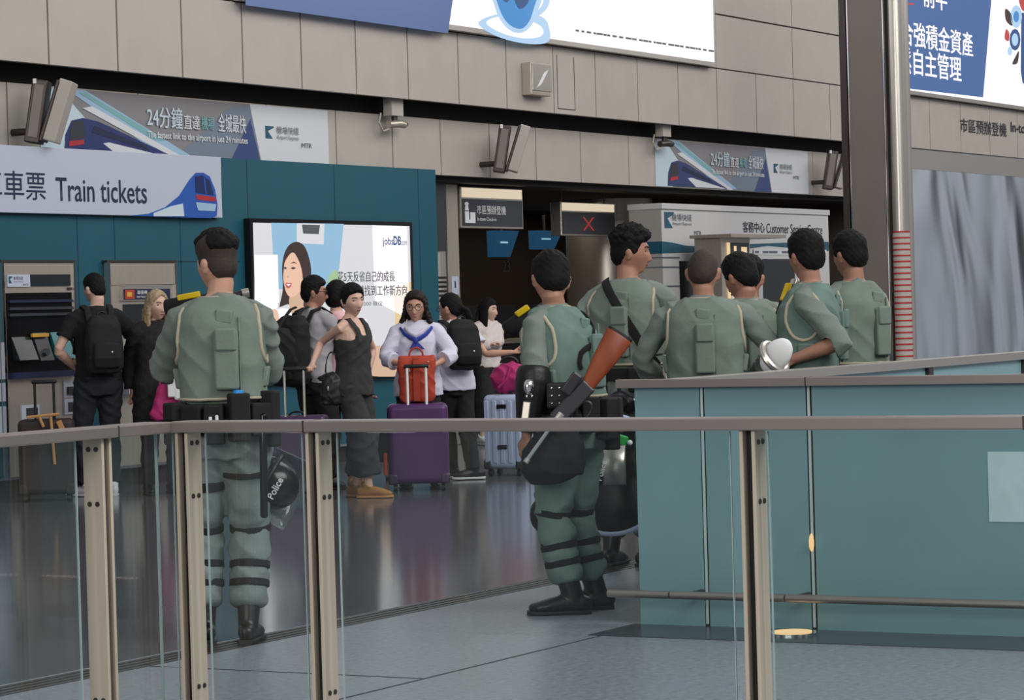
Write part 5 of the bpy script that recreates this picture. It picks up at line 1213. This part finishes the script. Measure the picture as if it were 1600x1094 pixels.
# ------------------------------------------------------------------ travellers
def backpack(P, m, label, z0, z1, w, d, yo=0., straps=True, x0=0., pocket=True):
    k = P.k; yb = -(.128*P.bulk*k+.022)-yo; o = P.ln((z0+z1)/2)
    t = thing('backpack', label, 'backpack', tuple(P.W((x0, yb-d/2, z0))), P.root.rotation_euler.z)
    ROOT[t.name] = ROOT[P.root.name]  # parts are laid out in the wearer's frame
    inv = (Matrix.Translation(t.location) @ Matrix.Rotation(P.root.rotation_euler.z, 4, 'Z')).inverted() @ ROOT[P.root.name]
    def put(mb, n, mm, **kw):
        mb.v = [inv @ v for v in mb.v]; return mb.build(n, M[mm], t, **kw)
    c = lambda z, dy=0.: V((x0, yb-d/2+dy, z))+o
    mb = MB(); mb.tube([c(z0), c(z0+.04), c((z0+z1)/2), c(z1-.06, .02), c(z1, .035)], [(w*.44, d*.42), (w*.5, d*.5), (w*.5, d*.52), (w*.46, d*.44), (w*.34, d*.25)], ref=(1, 0, 0), seg=24, ex=3.2, rnd=.3, fixed=(0, 0, 1)); put(mb, 'main_bag', m, voxel=.009, sm=2, wr=wrinkle(.004, .9))
    if pocket:
        mb = MB(); h = z1-z0; mb.tube([c(z0+.04, -d*.5), c(z0+h*.25, -d*.54), c(z0+h*.5, -d*.5)], [(w*.36, .03), (w*.39, .045), (w*.36, .03)], ref=(1, 0, 0), seg=20, ex=3.2, rnd=.4, fixed=(0, 0, 1)); put(mb, 'front_pocket', m, voxel=.008, sm=2)
    mb = MB(); mb.ring(c(z1+.005, d*.3), (.035, .03), .007, ax=(0, 1, 0), ref=(1, 0, 0)); put(mb, 'grab_loop', 'black', smooth=True)
    if straps:
        for sg in (-1, 1):
            x = sg*.105*P.wide; oo = P.ln(1.42*k)
            mb = MB(); mb.tube([V((x*.8, yb+.0, z1-.06))+oo, V((x*.9, -.09*k, 1.475*k))+oo, V((x, -.0, 1.500*k))+oo, V((x*1.05, .09*k, 1.45*k))+oo, V((x*1.15, .155*k, 1.3*k))+oo, V((x*1.5, .08, 1.12*k))], [(.026, .008)]*6, ref=(1, 0, 0), seg=10, ex=3); put(mb, 'strap', 'black_cloth', smooth=True)
    mb = MB(); mb.ell(c(z0+(z1-z0)*.35, -d*.5-.05)+V((w*.1, 0, 0)), (.008, .006, .010)); put(mb, 'zip_pull', 'steel', smooth=True)
    return t
def shoes(P, m, sole='sole', high=.10): P.boots(m, high=high, name='shoe', sole=sole, chunky=.95)

f = aZ(159, 775); rel = 22
Q1 = Person('man in black tee shirt and backpack using the ticket machine', f.x, f.y, rel, h=1.82, wide=1.05, arms={'L': (C(rel, -.20, .06, 1.06), C(rel, -.5, -.7, 0)), 'R': (C(rel, .16, .24, 1.10), C(rel, .8, -.3, -.4))}, feet={'L': (-.13, .0, -40, 0), 'R': (.10, .0, 5, 0)}, head=(24, -8, 0), skin='skin_pale')
Q1.hair(top=.018, side=.005, spike=.004); Q1.trousers('denim', cuff=.03); Q1.shirt('tee_black', sleeve='short', hem=.90, add=.016); shoes(Q1, 'white')
backpack(Q1, 'black_cloth', 'black backpack on the man at the ticket machine', 1.02, 1.47, .30, .17)
f = aZ(252, 772); rel = -152
Q2 = Person('blonde woman in long black coat beside the second ticket machine', f.x, f.y, rel, h=1.67, wide=1.0, fem=1, arms={'R': (C(rel, -.22, .05, .86), C(rel, -.4, .5, 0)), 'L': (C(rel, .16, -.12, .88), C(rel, .5, .4, 0))}, head=(12, 0, 0), skin='skin_pale')
def longhair(P, l=.30, w=.05, back=.07, curl=0.):
    def ex(mb):
        for sg in (-1, 1): mb.tube([P.H((sg*.062, -.01, .05)), P.H((sg*.082, -.005, -.03)), P.H((sg*(.088+curl), -.01, -.12)), P.H((sg*(.085+curl), -.01, -l*.66)), P.H((sg*(.075+curl), .0, -l))], [(.022, .045), (.022, w), (.026, w), (.026, w*.9), (.016, w*.6)], ref=P.HR @ V((1, 0, 0)), seg=12, rnd=.5)
        mb.tube([P.H((0, -.06, .05)), P.H((0, -.085, -.03)), P.H((0, -.09, -.13)), P.H((0, -.09, -l*.66)), P.H((0, -.085, -l))], [(.06, .03), (.085, .035), (.09, .035), (.088, .032), (.07, .02)], ref=P.HR @ V((1, 0, 0)), seg=16, rnd=.4)
    return ex
FRINGE = [(0, .050), (.6, .046), (.95, .03), (1.15, -.02), (1.35, -.08), (1.8, -.09), (3.15, -.10)]
Q2.hair('hair_blonde', top=.018, side=.014, line=[(0, .075), (.4, .062), (.8, .03), (1.1, -.03), (1.35, -.08), (1.8, -.09), (3.15, -.10)], extra=longhair(Q2, .33), wave=.003)
Q2.trousers('denim', cuff=.03); Q2.shirt('black_cloth', sleeve='long', hem=.60, add=.030, flare=.03, name='coat', wr=.006); shoes(Q2, 'black_leather', 'black')
c = Q2.W(C(rel, .10, -.28, .62)); t = thing('shopping_bag', 'magenta shopping bag carried beside the blonde woman', 'bag', tuple(c))
mb = MB(); mb.tube([c, c+UP0*.05, c+UP0*.28], [(.13, .05), (.14, .06), (.07, .025)], ref=CRT, seg=20, ex=3, rnd=.3); mb.build('body', M['magenta'], t, True, voxel=.01, wr=wrinkle(.006)); mb = MB(); mb.ring(c+UP0*.29, (.05, .07), .008, ax=-CFW, ref=CRT); mb.build('handle', M['magenta'], t, True, smooth=True)
c = Q2.W(C(rel, .18, -.33, .80)); t = thing('paper_bag', 'small white paper bag over the magenta shopping bag', 'bag', tuple(c))
mb = MB(); mb.obox(c+UP0*.10, (CRT, CFW, UP0), (.06, .03, .10)); mb.build('body', M['white'], t, True, bevel=.01); mb = MB(); mb.obox(c+UP0*.03+CRT*.05, (CRT, CFW, UP0), (.06, .032, .055)); mb.build('flap', M['white'], t, True, bevel=.02, seg=3)

f = aZ(497, 766); rel = -44
Q3 = Person('man in grey tee shirt with sunglasses and two black bags on his back', f.x, f.y, rel, h=1.74, wide=1.03, arms={'L': (C(rel, -.10, .28, 1.08), C(rel, -.6, 0, -.5)), 'R': (C(rel, .22, .22, 1.1), C(rel, .6, -.2, -.5))}, head=(-38, 0, 0), skin='skin_tan')
Q3.hair(top=.026, side=.012, spike=.006, line=[(0, .055), (.75, .048), (1.0, .022), (1.25, -.02), (1.5, -.012), (1.75, .004), (2.1, -.045), (2.5, -.08), (3.15, -.085)]); Q3.shirt('tee_grey', sleeve='short', hem=.88, wr=.005); Q3.trousers('black_cloth', cuff=.03); shoes(Q3, 'black_leather', 'black'); Q3.glasses('black', rect=True)
mb = MB()
for sg in (-1, 1): mb.ell(Q3.H((sg*.032, .097, .002)), (.022, .004, .018), Q3.HR)
mb.build('sunglass_lens', M['black_gloss'], Q3.root, smooth=True)
backpack(Q3, 'black_cloth', 'large black backpack on the man in the grey tee shirt', .88, 1.42, .36, .22)
c = Q3.W(C(rel, -.24, -.30, .96)); t = thing('duffel_bag', 'bulging black duffel bag left of the large black backpack', 'bag', tuple(c))
mb = MB(); mb.tube([c+UP0*.02, c+UP0*.10, c+UP0*.27, c+UP0*.36], [(.12, .08), (.15, .10), (.13, .09), (.07, .05)], ref=CRT, seg=20, ex=2.6, rnd=.4); mb.build('body', M['black_cloth'], t, True, voxel=.01, wr=wrinkle(.006))
for s_ in (-1, 1):
    a = c+UP0*.30+CRT*.05*s_; mb = MB(); mb.tube([a, a+UP0*.12+CRT*.05+CFW*.05, a+UP0*.22+CRT*.12+CFW*.14, a+UP0*.24+CRT*.16+CFW*.22], [(.014, .006)]*4, ref=CRT, seg=8); mb.build('strap', M['black_cloth'], t, True, smooth=True)
mb = MB(); mb.ell(c-CFW*.10+UP0*.16-CRT*.02, (.012, .008, .014)); mb.build('buckle', M['steel'], t, True, smooth=True)
f = aD(526, 480, FPX/190); rel = -14
Q4 = Person('dark haired person in pink top standing behind the woman in grey jumpsuit', f.x, f.y, rel, h=1.70, wide=.95, fem=.6, head=(-6, 0, 0), skin='skin_pale')
Q4.hair(top=.026, side=.018, line=[(0, .05), (.8, .045), (1.1, .0), (1.4, -.03), (1.8, -.03), (2.4, -.075), (3.15, -.085)]); Q4.shirt('pink_cloth', sleeve='short', hem=.86); Q4.trousers('denim', cuff=.03); shoes(Q4, 'tan_shoe', 'tan_shoe')

f = aZ(558, 778); rel = -118
Q5 = Person('short haired woman in sleeveless grey jumpsuit holding a suitcase handle', f.x, f.y, rel, h=1.66, wide=.93, fem=1,
            arms={'R': (C(rel, -.31, -.12, 1.05), C(rel, -.4, .2, -.4)), 'L': (C(rel, .10, .20, .95), C(rel, .3, .8, -.3))}, feet={'L': (*C(rel, -.01, .10, 0)[:2], 14, 0), 'R': (*C(rel, .10, -.09, 0)[:2], -18, 0)}, head=(-26, -2, 4), skin='skin_pale', curl={'R': 1.2, 'L': .6})
Q5.hair(top=.024, side=.012, spike=.006, line=[(0, .062), (.5, .052), (.8, .045), (1.05, .015), (1.3, -.025), (1.55, -.02), (1.8, .0), (2.2, -.05), (3.15, -.075)])
Q5.shirt('charcoal', sleeve='none', hem=.70, add=.026, neck=1.28, collar=False, flare=.01, name='jumpsuit_top', wr=.006) if False else None
mb = MB(); k = Q5.k
Q5.torso(mb, [(.84, .19, .14, -.01), (.95, .178, .135, -.005), (1.08, .150, .118, 0), (1.2, .150, .118, .003), (1.29, .146, .126, .0), (1.33, .128, .120, -.0)], .016, ex=2.4)
for sg in (-1, 1): mb.tube([V((sg*.060, .112, 1.28*k)), V((sg*.082, .098, 1.38*k)), V((sg*.095, .03, 1.47*k)), V((sg*.095, -.05, 1.455*k)), V((sg*.08, -.108, 1.33*k))], [(.046, .014), (.036, .012), (.030, .012), (.030, .012), (.04, .012)], ref=(1, 0, 0), seg=10, ex=3)
mb.build('jumpsuit_top', M['charcoal'], Q5.root, voxel=.009, sm=3, wr=wrinkle(.005, 1, 2))
Q5.trousers('charcoal', loose=.038, cuff=.12, wr=.007); shoes(Q5, 'tan_shoe', 'tan')
mb = MB(); mb.ring(V((-.088, .098, 1.33*k)), (.022, .016), .004, ax=(0, 1, .2), ref=(1, 0, 0)); mb.build('strap_buckle', M['steel'], Q5.root, smooth=True)
c = Q5.W(C(rel, -.16, -.10, .74)); t = thing('handbag', 'shiny black handbag on the arm of the woman in grey jumpsuit', 'bag', tuple(c))
mb = MB(); mb.tube([c, c+UP0*.06, c+UP0*.18, c+UP0*.24], [(.085, .05), (.10, .06), (.085, .05), (.05, .02)], ref=CRT, seg=20, ex=3, rnd=.3); mb.build('body', M['black_leather'], t, True, voxel=.008, wr=wrinkle(.005, 1.5)); mb = MB(); mb.ring(c+UP0*.24, (.05, .16), .007, ax=-CFW, ref=CRT, a0=0, a1=math.pi); mb.build('strap', M['black_leather'], t, True, smooth=True)
mb = MB(); mb.ell(c-CFW*.065+UP0*.12-CRT*.03, (.008, .006, .02)); mb.build('clasp', M['steel'], t, True, smooth=True)

f = aD(650, 480, FPX/192); rel = 178
Q6 = Person('woman with round glasses in white blouse and blue scarf facing the viewer', f.x, f.y, rel, h=1.60, wide=.98, fem=1, bulk=1.05,
            arms={'R': (C(rel, -.10, -.26, 1.0), C(rel, -1, .2, -.5)), 'L': (C(rel, .14, -.26, 1.0), C(rel, 1, .2, -.5))}, head=(-4, -2, 0), skin='skin', hs=1.07, curl=1.1)
Q6.hair('hair_brown', top=.022, side=.020, line=[(0, .062), (.5, .056), (.9, .030), (1.1, -.02), (1.35, -.08), (1.8, -.09), (3.15, -.10)], extra=longhair(Q6, .20, .05, curl=.02), wave=.005)
Q6.trousers('black_cloth', cuff=.03); Q6.shirt('white_cloth', sleeve='half', hem=.82, add=.020, flare=.045, wr=.006, name='blouse'); shoes(Q6, 'black_leather', 'black'); Q6.glasses()
k = Q6.k; ze = lambda x, y, z: V((x, y, z*k))
mb = MB(); mb.tube([ze(-.13, .06, 1.43), ze(-.09, .112, 1.37), ze(-.03, .150, 1.33), ze(.0, .156, 1.32), ze(.03, .150, 1.33), ze(.09, .112, 1.37), ze(.13, .06, 1.43)], [(.014, .008), (.019, .008), (.020, .008), (.018, .008), (.020, .008), (.019, .008), (.014, .008)], ref=(0, 0, 1), seg=10); sf = mb.build('scarf', M['scarf'], Q6.root, smooth=True)
mb = MB(); mb.ell(ze(0, .166, 1.315), (.022, .016, .026)); mb.prism([ze(-.012, .166, 1.31), ze(.012, .166, 1.31), ze(-.02, .170, 1.24), ze(-.075, .160, 1.235)], (0, .008, 0)); mb.prism([ze(.012, .166, 1.31), ze(-.012, .166, 1.31), ze(.0, .170, 1.24), ze(.05, .162, 1.245)], (0, .008, 0)); mb.build('scarf_knot', M['scarf'], sf, smooth=True)
mb = MB(); mb.tube([ze(-.09, .085, 1.43), ze(-.05, .125, 1.38), ze(0, .140, 1.35), ze(.05, .125, 1.38), ze(.09, .085, 1.43)], [(.02, .01)]*5, ref=(0, 0, 1), seg=10); mb.build('collar', M['white_cloth'], Q6.root, smooth=True)

f = aD(706, 480, FPX/184); rel = 26
Q7 = Person('person with ponytail, glasses and black backpack reaching to the right', f.x, f.y, rel, h=1.58, wide=1.0, fem=.7,
            arms={'R': (C(rel, .50, -.06, 1.07), C(rel, .1, -.3, -1)), 'L': (C(rel, -.22, .22, 1.0), C(rel, -.6, -.3, -.5))}, feet={'L': (*C(rel, -.04, .12, 0)[:2], -10, 0), 'R': (*C(rel, .15, -.10, 0)[:2], -75, .0)}, head=(32, -2, 0), skin='skin', hs=1.06, curl={'R': 1.0, 'L': .6})
def pony(mb): mb.tube([Q7.H((0, -.10, .01)), Q7.H((.03, -.135, -.02)), Q7.H((.05, -.14, -.08)), Q7.H((.055, -.13, -.14))], [.022, .030, .030, .014], seg=12, rnd=.5)
Q7.hair(top=.018, side=.012, line=[(0, .055), (.75, .05), (1.0, .03), (1.3, .0), (1.6, .005), (1.85, .01), (2.2, -.045), (3.15, -.075)], extra=pony); Q7.trousers('black_cloth', cuff=.02); Q7.shirt('white_cloth', sleeve='short', hem=.84, add=.020, flare=.02, wr=.006); shoes(Q7, 'black_leather', 'sole'); Q7.glasses()
backpack(Q7, 'black_cloth', 'black backpack on the person with the ponytail', .95, 1.35, .29, .17)
f = aZ(766, 695); rel = -140
Q8 = Person('woman in cream top with folded arms by the check in counter', f.x, f.y, rel, h=1.56, wide=.93, fem=1, arms={'R': (C(rel, .04, -.18, 1.07), C(rel, -1, 0, -.7)), 'L': (C(rel, -.08, -.19, 1.11), C(rel, 1, 0, -.7))}, head=(28, 0, 0), skin='skin_pale', hs=1.06)
Q8.hair(top=.02, side=.018, line=FRINGE, extra=longhair(Q8, .20)); Q8.trousers('black_cloth', loose=.05, cuff=.22); Q8.shirt('cream_cloth', sleeve='long', hem=.92, add=.022, wr=.005); shoes(Q8, 'white')
c = Q8.W(C(rel, -.20, .02, .84)); t = thing('shoulder_bag', 'black shoulder bag hanging behind the woman in the cream top', 'bag', tuple(c))
mb = MB(); mb.tube([c, c+UP0*.05, c+UP0*.32, c+UP0*.38], [(.10, .06), (.13, .08), (.12, .07), (.08, .03)], ref=CRT, seg=20, ex=3, rnd=.3); mb.build('body', M['black_cloth'], t, True, voxel=.012); mb = MB(); mb.tube([c+UP0*.36, Q8.W((.11, -.09, 1.22)), Q8.W((.105, -.02, 1.36))], [(.016, .006)]*3, ref=CRT, seg=8); mb.build('strap', M['black_cloth'], t, True, smooth=True)

# ------------------------------------------------------------------ luggage
def suitcase(label, f, rot, w, h, d, m, corner='purple_dark', handle=.0, ribs=0, pole='steel', grip='black', lift=.06, clasp=False):
    t = thing('suitcase', label, 'suitcase', (f.x, f.y, 0), math.radians(CAMROT+rot))
    z0 = lift
    mb = MB(); mb.box((-w/2, -d/2, z0), (w/2, d/2, h)); mb.build('shell', M[m], t, bevel=.045, seg=5, smooth=True)
    if ribs:
        for i in range(ribs):
            x = -w/2+w*(i+.5)/ribs; mb = MB(); mb.box((x-w/ribs*.28, -d/2-.006, z0+.05), (x+w/ribs*.28, -d/2+.004, h-.05)); mb.build('rib', M[m], t, bevel=.006, seg=2, smooth=True)
    mb = MB(); mb.box((-w/2-.003, -.012, z0+.03), (w/2+.003, .012, h-.03)); mb.build('seam', M[corner], t, bevel=.004)
    for sx_ in (-1, 1):
        mb = MB(); mb.box((sx_*w/2-sx_*.075, -d/2-.006, z0-.004), (sx_*(w/2+.006), -d/2+.05, z0+.085)); mb.build('corner_guard', M[corner], t, bevel=.02, seg=3, smooth=True)
    for sx_ in (-1, 1):
        for sy in (-1, 1):
            mb = MB(); c = V((sx_*(w/2-.05), sy*(d/2-.04), .028)); mb.tube([c-V((.016, 0, 0)), c+V((.016, 0, 0))], .028, ref=(0, 0, 1), seg=18); mb.tube([c+V((0, 0, .01)), c+V((0, 0, .05))], .014, seg=10); mb.build('wheel', M['black'], t, smooth=True)
    mb = MB(); mb.ring((0, 0, h), (.06, .028), .009, ax=(0, -1, 0), ref=(1, 0, 0), a0=0, a1=math.pi); mb.build('top_handle', M[corner], t, smooth=True)
    if handle:
        for sx_ in (-1, 1):
            mb = MB(); mb.tube([(sx_*.075, -d/2+.03, h-.02), (sx_*.075, -d/2+.03, handle)], .011, seg=10); mb.build('pole', M[pole], t, smooth=True)
        mb = MB(); mb.tube([(-.092, -d/2+.03, handle), (.092, -d/2+.03, handle)], .016, ref=(0, 0, 1), seg=12, rnd=.5); mb.build('grip', M[grip], t, smooth=True)
    if clasp:
        for z in clasp: mb = MB(); mb.box((-.045, -d/2-.012, z-.018), (.045, -d/2, z+.018)); mb.build('clasp', M['black'], t, bevel=.004)
    return t
f = aZ(655, 768); fp = V((f.x, f.y, 0))
suitcase('bright purple suitcase with orange bag on top, before the woman in white blouse', fp+CFW*.13, 2, .485, .70, .27, 'purple', handle=1.0, pole='white')
c = fp+CFW*.18+UP0*.70; t = thing('tote_bag', 'orange cloth bag with round handle standing on the bright purple suitcase', 'bag', tuple(c))
mb = MB(); mb.tube([c+UP0*.01, c+UP0*.04, c+UP0*.2, c+UP0*.34, c+UP0*.385], [(.13, .06), (.145, .07), (.15, .07), (.155, .055), (.145, .02)], ref=CRT, seg=24, ex=3.4, rnd=.2); mb.build('body', M['orange'], t, True, voxel=.009, wr=wrinkle(.006))
mb = MB(); mb.tube([c-CFW*.075+UP0*.02, c-CFW*.082+UP0*.2, c-CFW*.07+UP0*.37], [(.028, .008)]*3, ref=CRT, seg=10, ex=3); mb.build('front_strap', M['orange'], t, True, smooth=True)
mb = MB(); mb.ring(c+UP0*.38, (.055, .065), .008, ax=-CFW, ref=CRT, a0=0, a1=math.pi); mb.build('handle', M['orange'], t, True, smooth=True)
f = aZ(466, 784); suitcase('dark purple suitcase held by the woman in grey jumpsuit', V((f.x, f.y, 0))+CFW*.14, -4, .48, .66, .27, 'purple_dark', corner='black', handle=1.02)
f = aZ(797, 744); fp = V((f.x, f.y, 0)); suitcase('pale blue ribbed suitcase with a magenta bag on top', fp+CFW*.12, -28, .38, .70, .24, 'pale_blue', corner='sign_dark', ribs=5, handle=.0, clasp=(.60, .25))
c = fp+CFW*.16+UP0*.70; t = thing('travel_bag', 'magenta travel bag lying on the pale blue suitcase', 'bag', tuple(c))
mb = MB(); mb.tube([c-CRT*.10+UP0*.10, c-CRT*.04+UP0*.13, c+CRT*.06+UP0*.15, c+CRT*.13+UP0*.16], [.10, .13, .14, .11], ref=UP0, seg=20, rnd=.4); mb.build('body', M['magenta'], t, True, voxel=.010, wr=wrinkle(.010, 1.1)); mb = MB(); mb.ring(c+UP0*.27+CRT*.02, (.07, .05), .012, ax=-CFW, ref=CRT, a0=0, a1=math.pi); mb.build('handle', M['black'], t, True, smooth=True)
mb = MB(); mb.tube([c-CFW*.13+UP0*.06-CRT*.08, c-CFW*.15+UP0*.14, c-CFW*.13+UP0*.24+CRT*.03], [(.012, .008)]*3, ref=CRT, seg=8); mb.build('strap', M['magenta'], t, True, smooth=True)
f = aZ(76, 783); fp = V((f.x, f.y, 0)); t = suitcase('dark brown suitcase with tan straps before the left ticket machine', fp, 4, .44, .66, .25, 'brown_case', corner='brown_case', handle=.96, pole='black')
for a, b in (((-.14, -.14, .68), (.12, -.14, .70)), ((.05, -.145, .68), (.07, -.145, .30)), ((-.04, -.142, .68), (-.01, -.142, .60))):
    mb = MB(); mb.tube([a, b], [(.012, .006)]*2, ref=(0, 0, 1) if abs(a[2]-b[2]) < .1 else (1, 0, 0), seg=8); mb.build('tan_strap', M['tan'], t, smooth=True)
mb = MB(); mb.obox((.13, -.15, .60), ((.92, 0, .38), (0, 1, 0), (-.38, 0, .92)), (.022, .004, .05)); mb.build('luggage_tag', M['tan'], t, bevel=.006)
f = aZ(594, 752); t = thing('trolley_bag', 'small black trolley bag with orange straps left of the bright purple suitcase', 'bag', (f.x, f.y, 0), math.radians(CAMROT+10))
mb = MB(); mb.box((-.12, -.02, .16), (.10, .14, .48)); mb.build('body', M['black_cloth'], t, bevel=.03, seg=3, smooth=True)
for x in (-.075, .045): mb = MB(); mb.tube([(x, -.03, .05), (x, -.035, .24)], [(.016, .006)]*2, ref=(1, 0, 0), seg=8); mb.build('strap', M['orange'], t, smooth=True)
for x in (-.09, .07):
    mb = MB(); mb.tube([(x-.012, .06, .03), (x+.012, .06, .03)], .03, ref=(0, 0, 1), seg=16); mb.tube([(x, .06, .04), (x, .06, .17)], .008, seg=8); mb.build('wheel', M['black'], t, smooth=True)
